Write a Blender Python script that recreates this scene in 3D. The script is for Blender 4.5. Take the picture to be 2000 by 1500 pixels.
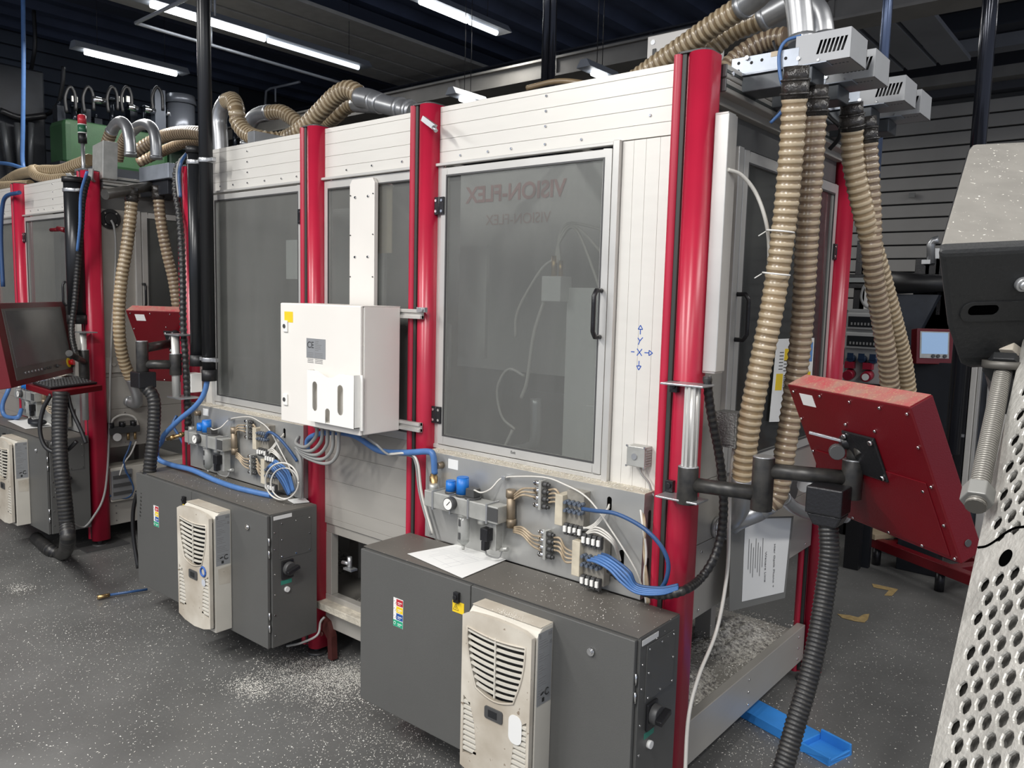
import bpy, bmesh, math, random
from mathutils import Vector as V, Matrix
random.seed(7)
SC = bpy.context.scene
COL = SC.collection
PI = math.pi
for o in list(bpy.data.objects): bpy.data.objects.remove(o)

# ---------------------------------------------------------------- camera (solved from the vanishing points of the photograph)
F = 1550.3
CP = V((1.25, -2.413, 1.85))
YAW, PIT, ROL = -0.69129508, 0.10765472, -0.02547417
fw = V((math.cos(PIT)*math.sin(YAW), math.cos(PIT)*math.cos(YAW), -math.sin(PIT)))
r0 = V((math.cos(YAW), -math.sin(YAW), 0)); d0 = fw.cross(r0)
rt = math.cos(ROL)*r0 + math.sin(ROL)*d0
dn = -math.sin(ROL)*r0 + math.cos(ROL)*d0
cam = bpy.data.cameras.new('camera'); co = bpy.data.objects.new('camera', cam); COL.objects.link(co)
cam.sensor_fit = 'HORIZONTAL'; cam.sensor_width = 36; cam.lens = F/2000*36; cam.clip_start = .02; cam.clip_end = 200
co.matrix_world = Matrix(((rt.x, -dn.x, -fw.x, CP.x), (rt.y, -dn.y, -fw.y, CP.y), (rt.z, -dn.z, -fw.z, CP.z), (0, 0, 0, 1)))
SC.camera = co
SC.view_settings.view_transform = 'Standard'; SC.view_settings.look = 'None'
SC.view_settings.exposure = 0.28; SC.view_settings.gamma = 1; SC.view_settings.use_curve_mapping = False
w = bpy.data.worlds.new('world'); SC.world = w; w.use_nodes = True
w.node_tree.nodes['Background'].inputs[0].default_value = (.75, .82, 1, 1)
w.node_tree.nodes['Background'].inputs[1].default_value = .55

def ray(px, py): return fw + (px-1000)/F*rt + (py-750)/F*dn
def at(px, py, x=None, y=None, z=None, d=None):
    """the real point seen at a pixel of the photograph, on a known wall / floor / shelf plane"""
    q = ray(px, py)
    if x is not None: t = (x-CP.x)/q.x
    elif y is not None: t = (y-CP.y)/q.y
    elif z is not None: t = (z-CP.z)/q.z
    else: t = d
    return CP + q*t

# ---------------------------------------------------------------- lamps of the hall: rows of ceiling fluorescents
def area(x, y, z, sx, sy, e, col=(1, .98, .95), rx=0, ry=0):
    l = bpy.data.lights.new('ceiling_lamp', 'AREA'); l.shape = 'RECTANGLE'; l.size = sx; l.size_y = sy; l.energy = e; l.color = col
    o = bpy.data.objects.new('ceiling_lamp', l); COL.objects.link(o); o.location = (x, y, z); o.rotation_euler = (rx, ry, 0); return o
for lx, ly, le in ((-5.2, -3.0, 95), (-2.4, -3.6, 150), (.6, -3.4, 130), (3.2, -2.6, 60), (-2.2, -6.5, 130), (1.6, -6.3, 120), (2.6, .9, 60), (3.2, 4.2, 55), (-3.6, 4.2, 50), (-6.6, 1.5, 60)):
    area(lx, ly, 4.15, .25, 2.4, le)

# ---------------------------------------------------------------- materials
MATS = {}
def mat(name, c, rough=.5, metal=0., noise=0., nscale=8., c2=None, bump=0., bscale=60., emit=0, spec=.5, stretch=None, speck=None, alpha=None):
    if name in MATS: return MATS[name]
    m = bpy.data.materials.new(name); m.use_nodes = True; nt = m.node_tree; b = nt.nodes['Principled BSDF']
    b.inputs['Base Color'].default_value = (*c, 1); b.inputs['Roughness'].default_value = rough
    b.inputs['Metallic'].default_value = metal; b.inputs['Specular IOR Level'].default_value = spec
    if noise or c2 or bump or speck:
        tc = nt.nodes.new('ShaderNodeTexCoord'); src = tc.outputs['Object']
        if stretch:
            mp = nt.nodes.new('ShaderNodeMapping'); mp.inputs['Scale'].default_value = stretch
            nt.links.new(src, mp.inputs[0]); src = mp.outputs[0]
    if noise or c2:
        n = nt.nodes.new('ShaderNodeTexNoise'); n.inputs['Scale'].default_value = nscale; n.inputs['Detail'].default_value = 5
        nt.links.new(src, n.inputs['Vector'])
        rp = nt.nodes.new('ShaderNodeValToRGB'); rp.color_ramp.elements[0].position = .35; rp.color_ramp.elements[1].position = .68
        cc = c2 or tuple(min(1, k*(1-noise)) for k in c)
        rp.color_ramp.elements[0].color = (*cc, 1); rp.color_ramp.elements[1].color = (*c, 1)
        nt.links.new(n.outputs['Fac'], rp.inputs[0]); out = rp.outputs[0]
        nt.links.new(out, b.inputs['Base Color'])
    if speck:   # (colour, scale, threshold) fine dust grains lying on the surface
        vn = nt.nodes.new('ShaderNodeTexNoise'); vn.inputs['Scale'].default_value = speck[1]; vn.inputs['Detail'].default_value = 3
        nt.links.new(tc.outputs['Object'], vn.inputs['Vector'])
        r2 = nt.nodes.new('ShaderNodeValToRGB'); r2.color_ramp.elements[0].position = speck[2]; r2.color_ramp.elements[1].position = speck[2]+.03
        r2.color_ramp.elements[0].color = (0, 0, 0, 1); r2.color_ramp.elements[1].color = (1, 1, 1, 1)
        mx = nt.nodes.new('ShaderNodeMixRGB'); nt.links.new(vn.outputs['Fac'], r2.inputs[0]); nt.links.new(r2.outputs[0], mx.inputs[0])
        if b.inputs['Base Color'].is_linked: nt.links.new(b.inputs['Base Color'].links[0].from_socket, mx.inputs[1])
        else: mx.inputs[1].default_value = (*c, 1)
        mx.inputs[2].default_value = (*speck[0], 1); nt.links.new(mx.outputs[0], b.inputs['Base Color'])
    if bump:
        n = nt.nodes.new('ShaderNodeTexNoise'); n.inputs['Scale'].default_value = bscale; n.inputs['Detail'].default_value = 4
        nt.links.new(src, n.inputs['Vector']); bp = nt.nodes.new('ShaderNodeBump'); bp.inputs['Strength'].default_value = bump; bp.inputs['Distance'].default_value = .01
        nt.links.new(n.outputs['Fac'], bp.inputs['Height']); nt.links.new(bp.outputs[0], b.inputs['Normal'])
    if emit: b.inputs['Emission Color'].default_value = (*c, 1); b.inputs['Emission Strength'].default_value = emit
    if alpha is not None: b.inputs['Alpha'].default_value = alpha
    MATS[name] = m; return m
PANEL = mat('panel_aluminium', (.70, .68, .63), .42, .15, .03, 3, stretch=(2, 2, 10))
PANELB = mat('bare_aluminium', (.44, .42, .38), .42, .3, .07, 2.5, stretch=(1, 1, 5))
FRAME = mat('frame_aluminium', (.60, .59, .56), .38, .4, .1, 6)
PLATE = mat('plate_steel', (.52, .52, .50), .33, .55, .2, 3)
STEEL = mat('galvanised_steel', (.50, .51, .52), .36, .75, .15, 12)
CHROME = mat('chrome', (.75, .75, .75), .15, 1.)
RED = mat('red_paint', (.47, .014, .045), .32, 0, .12, 5, spec=.6)
REDP = mat('red_paint_shaded', (.13, .0012, .006), .38, 0, .12, 5, bump=.1, bscale=300)  # red darkened: shade on the panel backs is put into the colour
REDD = mat('dusty_red_paint', (.46, .07, .085), .5, 0, c2=(.36, .20, .16), nscale=14, speck=((.45, .3, .18), 160, .60))
BLACK = mat('black_rubber', (.012, .012, .013), .45)
BLACKM = mat('black_steel', (.02, .02, .022), .3, .3, bump=.15, bscale=120)
DUSTBLK = mat('dusty_black_steel', (.022, .022, .022), .38, .2, c2=(.05, .047, .042), nscale=30)
SLOT = mat('slot_strip', (.03, .034, .03), .5)
GREY = mat('cabinet_grey', (.105, .105, .10), .42, .1, .06, 3, bump=.12, bscale=500)
GREYT = mat('cabinet_top_dusty', (.135, .125, .11), .5, .05, .18, 4, speck=((.4, .36, .3), 120, .70))
CREAM = mat('cooling_unit_cream', (.62, .58, .50), .5, 0, c2=(.40, .35, .28), nscale=5, speck=((.25, .2, .15), 40, .68))
CREAMS = mat('cooling_unit_side', (.60, .57, .50), .5, 0, .12, 4)
WHITE = mat('white_powder_coat', (.78, .75, .70), .4, 0, .05, 3)
WHITE2 = mat('white_plastic', (.80, .79, .75), .45)
PAPER = mat('paper', (.80, .80, .78), .7, 0, .05, 3)
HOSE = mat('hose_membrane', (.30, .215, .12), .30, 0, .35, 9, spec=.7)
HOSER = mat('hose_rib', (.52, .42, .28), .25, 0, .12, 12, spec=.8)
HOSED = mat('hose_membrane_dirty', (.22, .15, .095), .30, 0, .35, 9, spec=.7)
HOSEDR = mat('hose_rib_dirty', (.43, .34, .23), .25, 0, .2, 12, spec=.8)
BLUE = mat('blue_tube', (.08, .19, .44), .4, 0, .15, 20)
BLUED = mat('dark_blue_tube', (.03, .08, .20), .4)
BLUEP = mat('blue_plastic', (.01, .16, .55), .4)
CRATE = mat('blue_crate_plastic', (.03, .12, .36), .45, 0, .3, 8)
RAMP = mat('light_blue_plastic', (.04, .26, .72), .45, 0, .12, 8)
TUBEW = mat('white_tube', (.62, .60, .55), .4)
TUBEG = mat('grey_cable', (.28, .28, .27), .45)
TUBEB = mat('beige_tube', (.48, .38, .26), .35, 0, .4, 30)
BRASS = mat('brass', (.50, .34, .16), .35, .9, .2, 30)
BODY = mat('cast_grey', (.48, .48, .45), .4, .4, .2, 20)
BEIGE = mat('valve_beige', (.60, .54, .42), .5, 0, .25, 20)
DKGREY = mat('dark_grey_plastic', (.06, .06, .06), .45)
YEL = mat('yellow_label', (.78, .55, .02), .5)
LABEL = mat('silver_label', (.42, .43, .44), .35, .5)
LABELW = mat('white_label', (.75, .75, .73), .5)
INK = mat('ink', (.02, .02, .02), .6)
INKG = mat('grey_ink', (.2, .2, .2), .6)
INKB = mat('blue_marker', (.01, .08, .42), .6)
INKR = mat('red_ink', (.45, .02, .03), .6)
SWARF = mat('swarf', (.82, .80, .74), .35, .2, spec=.8)
SWARFD = mat('swarf_pile', (.72, .69, .62), .5, 0, c2=(.16, .15, .14), nscale=60, bump=1, bscale=90)
DARK = mat('dark_machine', (.018, .021, .028), .5, .2, .4, 6)
INT = mat('interior_grey', (.22, .22, .21), .6, .1, .3, 3)
INTW = mat('interior_pale', (.85, .85, .82), .5, .1, .1, 3)
GREEN = mat('green_paint', (.03, .085, .035), .4, 0, .3, 4, bump=.1)
MESH = mat('galvanised_mesh', (.22, .23, .23), .4, .6)
BG1 = mat('background_blue_grey', (.06, .07, .09), .5, .2, .4, 5)
SCREEN = mat('dusty_screen', (.15, .155, .155), .22, 0, .2, 4, spec=.6)
SCREENB = mat('lit_screen', (.20, .30, .45), .3, emit=.6)
HOODT = mat('hood_dusty_top', (.21, .20, .18), .55, .1, .15, 30, speck=((.7, .68, .6), 260, .68))
HOODD = mat('hood_dark', (.014, .015, .016), .55, .1, bump=.1, bscale=200)  # shade of the downward hood face is put into the base colour
PERF = mat('perforated_steel', (.44, .43, .40), .45, .35, .3, 26, bump=.25, bscale=150)
LAMP = mat('lamp_tube', (.95, .98, 1), .5, emit=9)
LAMPD = mat('lamp_tube_dim', (.8, .87, .95), .5, emit=1.3)
CEILM = mat('ceiling_dark', (.11, .14, .23), .7, 0, .4, 1.2)  # blue tint stands in for the hazy glow around the lamps
BEAML = mat('beam_light', (.23, .22, .20), .6, .1, .2, 4)
SLATC = mat('ceiling_slat', (.22, .23, .25), .6, .1, .2, 2)
WALLM = mat('wall_slat', (.32, .31, .29), .55, .1, .12, 2)

def glassmat(name, tint, fac, gloss=.25, rough=.08):
    m = bpy.data.materials.new(name); m.use_nodes = True; nt = m.node_tree; nt.nodes.clear()
    out = nt.nodes.new('ShaderNodeOutputMaterial'); tr = nt.nodes.new('ShaderNodeBsdfTransparent'); pr = nt.nodes.new('ShaderNodeBsdfPrincipled')
    pr.inputs['Base Color'].default_value = (*tint, 1); pr.inputs['Roughness'].default_value = rough; pr.inputs['Specular IOR Level'].default_value = gloss
    tr.inputs[0].default_value = (.85, .87, .86, 1)
    mx = nt.nodes.new('ShaderNodeMixShader')
    tc = nt.nodes.new('ShaderNodeTexCoord'); mp = nt.nodes.new('ShaderNodeMapping'); mp.inputs['Scale'].default_value = (3, 3, .7)
    n = nt.nodes.new('ShaderNodeTexNoise'); n.inputs['Scale'].default_value = 3; n.inputs['Detail'].default_value = 6
    mr = nt.nodes.new('ShaderNodeMapRange'); mr.inputs['To Min'].default_value = fac-.09; mr.inputs['To Max'].default_value = fac+.09
    nt.links.new(tc.outputs['Object'], mp.inputs[0]); nt.links.new(mp.outputs[0], n.inputs['Vector']); nt.links.new(n.outputs['Fac'], mr.inputs[0])
    nt.links.new(mr.outputs[0], mx.inputs[0]); nt.links.new(tr.outputs[0], mx.inputs[1]); nt.links.new(pr.outputs[0], mx.inputs[2]); nt.links.new(mx.outputs[0], out.inputs[0])
    MATS[name] = m; return m
GLASS = glassmat('dusty_pane', (.24, .24, .23), .34)
GLASSD = glassmat('dark_pane', (.06, .06, .062), .45, .5, .06)
CLEAR = glassmat('clear_bowl', (.5, .5, .48), .5, .6)

# ---------------------------------------------------------------- mesh builder
def spline(P, n=10):
    P = [V(p) for p in P]
    if len(P) < 3: return [P[0].lerp(P[-1], i/n) for i in range(n+1)]
    Q = [P[0]*2-P[1]]+P+[P[-1]*2-P[-2]]; out = []
    for i in range(1, len(Q)-2):
        a, b, c, d = Q[i-1:i+3]
        for k in range(n):
            t = k/n; out.append(.5*((2*b)+(c-a)*t+(2*a-5*b+4*c-d)*t*t+(3*b-a-3*c+d)*t**3))
    out.append(P[-1]); return out
def resample(P, step):
    out = [P[0]]; acc = 0; L = sum((P[i+1]-P[i]).length for i in range(len(P)-1)); n = max(2, int(L/step)); st = L/n; need = st
    for i in range(len(P)-1):
        a, b = P[i], P[i+1]; l = (b-a).length; pos = 0
        while l > 1e-9 and need <= l-pos+1e-9:
            pos += need; out.append(a.lerp(b, min(1, pos/l))); need = st
        need -= (l-pos)
    return out
class MB:
    def __init__(s, T=None): s.v = []; s.f = []; s.m = []; s.s = []; s.T = T
    def add(s, vs, fs, mi=0, sm=False):
        n = len(s.v)
        for p in vs:
            p = V(p); s.v.append(s.T @ p if s.T else p)
        for f in fs: s.f.append(tuple(n+i for i in f)); s.m.append(mi); s.s.append(sm)
        return s
    def box(s, x0, x1, y0, y1, z0, z1, mi=0):
        return s.add([(x, y, z) for x in (x0, x1) for y in (y0, y1) for z in (z0, z1)],
                     [(0, 1, 3, 2), (4, 6, 7, 5), (0, 4, 5, 1), (2, 3, 7, 6), (0, 2, 6, 4), (1, 5, 7, 3)], mi)
    def obox(s, c, a, b, d, mi=0):
        c, a, b, d = V(c), V(a), V(b), V(d)
        return s.add([c+i*a+j*b+k*d for i in (-1, 1) for j in (-1, 1) for k in (-1, 1)],
                     [(0, 1, 3, 2), (4, 6, 7, 5), (0, 4, 5, 1), (2, 3, 7, 6), (0, 2, 6, 4), (1, 5, 7, 3)], mi)
    def cyl(s, p0, p1, r, r1=None, n=14, mi=0, sm=True, cap=True):
        p0, p1 = V(p0), V(p1); r1 = r if r1 is None else r1; ax = (p1-p0).normalized()
        u = ax.cross(V((0, 0, 1)) if abs(ax.z) < .9 else V((1, 0, 0))).normalized(); w_ = ax.cross(u)
        vs = []
        for p, q in ((p0, r), (p1, r1)):
            for i in range(n): a = 2*PI*i/n; vs.append(p+u*(q*math.cos(a))+w_*(q*math.sin(a)))
        s.add(vs, [(i, (i+1) % n, n+(i+1) % n, n+i) for i in range(n)], mi, sm)
        if cap: s.add(vs, [tuple(range(n))[::-1], tuple(range(n, 2*n))], mi, False)
        return s
    def tube(s, P, r, n=8, seg=8, mi=0, raw=False, rf=None, mf=None):
        P = [V(p) for p in P] if raw else spline(P, seg)
        t = (P[1]-P[0]).normalized(); u = t.cross(V((0, 0, 1)) if abs(t.z) < .9 else V((1, 0, 0))).normalized(); vs = []
        for i, p in enumerate(P):
            t2 = (P[min(i+1, len(P)-1)]-P[max(i-1, 0)])
            if t2.length > 1e-9: t = t2.normalized()
            u = (u-t*u.dot(t)).normalized(); w_ = t.cross(u); q = rf(i) if rf else r
            for k in range(n): a = 2*PI*k/n; vs.append(p+u*(q*math.cos(a))+w_*(q*math.sin(a)))
        N = len(P); b = len(s.v); s.add(vs, [], mi)
        for i in range(N-1):
            mm = mf(i) if mf else mi
            for k in range(n):
                s.f.append((b+i*n+k, b+i*n+(k+1) % n, b+(i+1)*n+(k+1) % n, b+(i+1)*n+k)); s.m.append(mm); s.s.append(True)
        s.f.append(tuple(b+k for k in range(n))[::-1]); s.m.append(mi); s.s.append(False)
        s.f.append(tuple(b+(N-1)*n+k for k in range(n))); s.m.append(mi); s.s.append(False)
        return s
    def ribbed(s, P, r, pitch=.026, n=14, amp=.10):
        Q = resample(spline(P, 24), pitch/4)
        prof = [1-amp, 1-amp*.4, 1+amp*.2, 1-amp*.4]
        return s.tube(Q, r, n, raw=True, rf=lambda i: r*prof[i % 4], mf=lambda i: 1 if i % 4 in (1, 2) else 0)
    def sphere(s, c, r, n=12, m=8, mi=0, sz=1):
        c = V(c); vs = [c+V((0, 0, r*sz))]
        for j in range(1, m):
            for i in range(n):
                a = 2*PI*i/n; b = PI*j/m; vs.append(c+V((r*math.sin(b)*math.cos(a), r*math.sin(b)*math.sin(a), r*sz*math.cos(b))))
        vs.append(c-V((0, 0, r*sz))); fs = [(0, 1+i, 1+(i+1) % n) for i in range(n)]
        for j in range(m-2):
            for i in range(n): fs.append((1+j*n+i, 1+(j+1)*n+i, 1+(j+1)*n+(i+1) % n, 1+j*n+(i+1) % n))
        e = 1+(m-2)*n; fs += [(len(vs)-1, e+(i+1) % n, e+i) for i in range(n)]
        return s.add(vs, fs, mi, True)
    def prism(s, poly, a, b, axis='z', mi=0, sm=False):
        def P(p, h):
            return {'z': (p[0], p[1], h), 'y': (p[0], h, p[1]), 'x': (h, p[0], p[1])}[axis]
        n = len(poly); vs = [P(p, a) for p in poly]+[P(p, b) for p in poly]
        s.add(vs, [(i, (i+1) % n, n+(i+1) % n, n+i) for i in range(n)], mi, sm)
        return s.add(vs, [tuple(range(n))[::-1], tuple(range(n, 2*n))], mi, False)
    def ring(s, c, ax, R, r, n=24, k=6, mi=0):
        ax = V(ax).normalized(); u = ax.cross(V((0, 0, 1)) if abs(ax.z) < .9 else V((1, 0, 0))).normalized(); w_ = ax.cross(u); c = V(c)
        P = [c+u*R*math.cos(2*PI*i/n)+w_*R*math.sin(2*PI*i/n) for i in range(n+1)]
        return s.tube(P, r, k, raw=True, mi=mi)
    def build(s, name, mats, parent=None, bevel=0, label=None, recalc=True):
        me = bpy.data.meshes.new(name); off = V((0, 0, 0)); q = parent
        while q is not None:
            off += q.location; q = q.parent
        me.from_pydata([tuple(p-off) for p in s.v], [], s.f)
        if not isinstance(mats, (list, tuple)): mats = [mats]
        for m in mats: me.materials.append(m)
        for p, mi, sm in zip(me.polygons, s.m, s.s): p.material_index = min(mi, len(mats)-1); p.use_smooth = sm
        if recalc:
            b = bmesh.new(); b.from_mesh(me); bmesh.ops.remove_doubles(b, verts=b.verts, dist=1e-6); bmesh.ops.recalc_face_normals(b, faces=b.faces); b.to_mesh(me); b.free()
        o = bpy.data.objects.new(name, me); COL.objects.link(o)
        if parent is not None: o.parent = parent
        if bevel:
            bm = o.modifiers.new('bevel', 'BEVEL'); bm.width = bevel; bm.segments = 2; bm.limit_method = 'ANGLE'; bm.angle_limit = .9
        if label: o['label'] = label
        return o
def tag(o, label, cat, group=None, kind=None):
    if label: o['label'] = label
    if cat: o['category'] = cat
    if group: o['group'] = group
    if kind: o['kind'] = kind
    return o
def thing(name, label, cat, loc=(0, 0, 0), group=None):
    o = bpy.data.objects.new(name, None); o.empty_display_size = .05; COL.objects.link(o); o.location = V(loc); return tag(o, label, cat, group)
def single(name, mb, mats, label, cat, group=None, kind=None, bevel=0):
    xs = [p.x for p in mb.v]; ys = [p.y for p in mb.v]; zs = [p.z for p in mb.v]
    off = V(((min(xs)+max(xs))/2, (min(ys)+max(ys))/2, min(zs)))
    mb.v = [p-off for p in mb.v]; o = mb.build(name, mats, None, bevel); o.location = off
    return tag(o, label, cat, group, kind)
def struct(name, mb, mats, bevel=0):
    o = mb.build(name, mats, None, bevel); o['kind'] = 'structure'; return o
def text(name, s, size, M, m, parent, ext=.0004, align='CENTER', label=None, bold=0):
    """flat lettering; M maps the text's own x (right), y (up), z (out) to the world"""
    cu = bpy.data.curves.new(name, 'FONT'); cu.body = s; cu.offset = size*bold; cu.size = size; cu.extrude = ext; cu.align_x = align; cu.align_y = 'CENTER'
    o = bpy.data.objects.new(name, cu); COL.objects.link(o)
    dg = bpy.context.evaluated_depsgraph_get(); me = bpy.data.meshes.new_from_object(o.evaluated_get(dg)); bpy.data.objects.remove(o)
    me.transform(M); off = V((0, 0, 0)); q = parent
    while q is not None: off += q.location; q = q.parent
    me.transform(Matrix.Translation(-off)); me.materials.clear(); me.materials.append(m)
    o = bpy.data.objects.new(name, me); COL.objects.link(o); o.parent = parent
    if label: o['label'] = label
    return o
def frameM(o, x, y):
    x = V(x).normalized(); y = V(y).normalized(); z = x.cross(y)
    return Matrix(((x.x, y.x, z.x, o[0]), (x.y, y.y, z.y, o[1]), (x.z, y.z, z.z, o[2]), (0, 0, 0, 1)))
def TF(dx=0): return Matrix(((1, 0, 0, dx), (0, -1, 0, 0), (0, 0, 1, 0), (0, 0, 0, 1)))      # local (along front, outward, up)
def TS(x0): return Matrix(((0, 1, 0, x0), (1, 0, 0, 0), (0, 0, 1, 0), (0, 0, 0, 1)))         # local (along side, outward, up)
def tubes(name, P, r, m, label, cat='cable', group=None, n=8, seg=8):
    return single(name, MB().tube(P, r, n, seg), m, label, cat, group)
# ================================================================ THE HALL
b = MB(); b.box(-11.4, 9, -9, 7.4, -.1, 0)
FLOORM = mat('floor_coating', (.15, .15, .145), .40, 0, c2=(.095, .095, .092), nscale=1.3, bump=.12, bscale=35, speck=((.34, .33, .31), 75, .665), spec=.5)
struct('floor', b, FLOORM)
WY = 7.2
# right far wall: horizontal profiled cladding boards
b = MB(); b.box(-11.4, 9, WY+.06, WY+.2, 0, 5.4); wall = struct('wall_back', b, mat('wall_backing', (.05, .05, .05), .8))
PIT_ = .148
bm_ = MB(); bm_.box(-3.2, 9, 0, .05, -.066, .066)
first = None
for i in range(27):
    z = .1+i*PIT_
    if first is None: q = bm_.build('cladding_board', WALLM, None, .006); first = q
    else: q = first.copy(); COL.objects.link(q)
    q.location = (0, WY, z); q.parent = wall
    q.location = V((0, WY, z))
b = MB(); b.box(-11.4, -11.2, -9, 7.2, 0, 5.4); wl = struct('wall_left', b, mat('wall_dark', (.035, .04, .05), .8))
for i in range(12): MB().box(-11.2, -11.16, -6, 5.2, 3.0+i*.19, 3.17+i*.19).build('cladding_board', mat('clad_blue', (.11, .13, .165), .5, .1, .15, 2), wl, .006)
b = MB(); b.box(-11.4, 9.2, -9.2, 7.4, 5.3, 5.45); ceil = struct('ceiling', b, CEILM)
# trapezoid sheet ribs of the roof, running in depth, over the left part
b = MB()
for i in range(40): b.prism([(-11+i*.5, 5.3), (-10.9+i*.5, 5.2), (-10.75+i*.5, 5.2), (-10.65+i*.5, 5.3)], -6, 7.1, 'y')
b.build('roof_rib', CEILM, ceil)['kind'] = 'stuff'
# acoustic slat bands under the roof
def slats(x0, y0, y1, z, n, w_, g, m=SLATC):
    for i in range(n):
        b = MB(); b.box(x0+i*(w_+g), x0+i*(w_+g)+w_, y0, y1, z, z+.04); b.build('ceiling_slat', m, ceil, .004)
pA, pB = at(940, 150, z=4.75), at(610, 0, z=4.75)
sx = at(800, 100, z=4.75).x
slats(sx-1.3, -1.0, 6.3, 4.75, 4, .36, .05, mat('slat_pale', (.50, .49, .46), .6, .1, .15, 8))
sx2 = at(1800, 100, z=4.6).x
slats(-1.62, 4.1, 5.6, 4.0, 5, .235, .035)
MB().box(-11, 8.8, WY-.12, WY+.05, 4.07, 5.3).build('bulkhead', mat('bulkhead_dark', (.05, .052, .06), .8), ceil)
MB().box(-1.7, 8.8, WY-.3, WY-.12, 4.15, 4.26).build('conduit_tray', BEAML, ceil)
MB().box(-11, 8.8, 6.4, 6.6, 4.30, 4.42).build('joist', SLATC, ceil)
# girders across the hall (along the machine fronts)
def beam(name, p, z0, z1, d, x0, x1, m, label):
    b = MB(); b.box(x0, x1, p, p+d, z0, z1); b.box(x0, x1, p-.04, p+d+.04, z0-.02, z0+.0); b.box(x0, x1, p-.04, p+d+.04, z1, z1+.02)
    for i in range(int((x1-x0)/1.2)):
        b.box(x0+.6+i*1.2, x0+.64+i*1.2, p-.02, p, z0, z1)
    return tag(b.build(name, m, ceil), None, None)
g = at(1000, 150, z=3.9)
beam('girder', g.y, 3.84, 3.97, .2, -11, 8, BEAML, '')
g2 = at(700, 160, z=4.5)
beam('girder', at(900, 150, z=4.6).y, 4.45, 4.62, .14, -11, 8, mat('beam_dark', (.03, .034, .045), .6), '')
beam('girder', 6.2, 4.45, 4.62, .14, -1.5, 8, mat('beam_dark', (.03, .034, .045), .6), '')
for x_ in (-8.2, -6.6):
    b = MB(); b.box(x_, x_+.3, -6, 6.8, 4.9, 5.15); b.build('girder', mat('beam_blue', (.05, .06, .09), .6), ceil)
# fluorescent lamps in rows that run in depth
def lamp(pa, pb, z, dimfrom=None, label='', w_=.05):
    A, B = at(*pa, z=z), at(*pb, z=z); xm = (A.x+B.x)/2; y0, y1 = sorted((A.y, B.y))
    t = thing('fluorescent_lamp', label, 'lamp', (xm, (y0+y1)/2, z), 'ceiling fluorescent lamps')
    h = MB(); h.prism([(xm-1.8*w_, z+.02), (xm-.8*w_, z+.05+.8*w_), (xm+.8*w_, z+.05+.8*w_), (xm+1.8*w_, z+.02)], y0-.1, y1+.1, 'y'); h.build('lamp_housing', mat('lamp_housing', (.25, .27, .30), .5), t)
    n = 2 if dimfrom else 1
    for yy in (y0+.15, y1-.15): MB().cyl((xm, yy, z+.08), (xm, yy, 5.2), .003, n=6).build('hanger_rod', BLACK, t)
    ys = [y0, y1] if not dimfrom else [y0, y0+(y1-y0)*dimfrom, y1]
    for i in range(len(ys)-1):
        c = MB(); c.cyl((xm, ys[i]+.02, z), (xm, ys[i+1]-.02, z), w_*.5, n=10); c.build('tube', LAMP if i == 0 else LAMPD, t)
    return t
lamp((290, 8), (703, 133), 4.3, .5, 'long ceiling tube lamp crossing behind the tall black riser')
lamp((162, 101), (347, 146), 4.3, None, 'short bright ceiling tube lamp above the green tank')
lamp((815, 2), (975, 65), 4.3, .6, 'ceiling tube lamp hanging left of the upright pipe behind the machine')
lamp((1150, 143), (1190, 155), 3.55, None, 'small far ceiling lamp seen just above the fascia of the right bay', .035)
lamp((895, 193), (930, 203), 3.55, None, 'small far ceiling lamp seen just above the second red post from the right', .035)
# thin sprinkler pipe with an elbow
z_ = 4.2
single('sprinkler_pipe', MB().tube([at(372, -6, z=z_), at(265, 45, z=z_)], .016, 8).tube([at(265, 45, z=z_), at(680, 166, z=z_)], .016, 8)
       .tube([at(420, 31, z=z_)+V((0, 0, .9)), at(420, 31, z=z_)], .010, 6).tube([at(413, 88, z=z_)+V((0, 0, .9)), at(413, 88, z=z_)], .010, 6), mat('pipe_pale', (.45, .47, .5), .4, .3),
       'thin pale sprinkler pipe with a sharp elbow under the roof', 'pipe')
p = [at(518, 205, y=4.5), at(520, 178, y=4.5), at(528, 173, y=4.5), at(585, 160, y=4.5)]
single('roof_bracket_pipe', MB().tube(p, .018, 8, raw=True).tube([at(538, 200, y=4.5), at(538, 172, y=4.5)], .015, 6), mat('pipe_pale', (.45, .47, .5), .4, .3), 'short bent rail pipe far behind the curved ducts', 'pipe')
# upright service pipes from roof to machine
def upipe(px0, px1, y, r, m, label, z0, z1=5.25, name='service_pipe'):
    A = at(px0[0], px0[1], y=y); B = at(px1[0], px1[1], y=y); x = (A.x+B.x)/2
    return single(name, MB().cyl((x, y, z0), (x, y, z1), r, n=16).cyl((x, y, z0), (x, y, z0+.04), r*1.25, n=16), m, label, 'pipe')
PIPEM = mat('pipe_black_gloss', (.018, .020, .028), .14, .5)
q_ = at(1066, 150, y=1.6); single('service_pipe', MB().cyl((q_.x, 1.6, 2.55), (q_.x, 1.6, 5.25), .03, n=16).cyl((q_.x+.045, 1.6, 2.55), (q_.x+.045, 1.6, 5.25), .022, n=16), PIPEM, 'pair of dark glossy upright pipes rising behind the right bay', 'pipe')
q_ = at(1716, 250, y=2.6); single('service_pipe', MB().cyl((q_.x, 2.6, 2.2), (q_.x, 2.6, 5.25), .028, n=16), mat('pipe_bluegrey', (.12, .16, .26), .25, .5), 'slim blue-grey upright pipe behind the vented suction boxes', 'pipe')
q_ = at(1922, 150, y=1.6); single('service_pipe', MB().cyl((q_.x, 1.6, 1.2), (q_.x, 1.6, 5.25), .032, n=16), PIPEM, 'glossy black upright pipe above the dusty grey hood', 'pipe')

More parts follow.
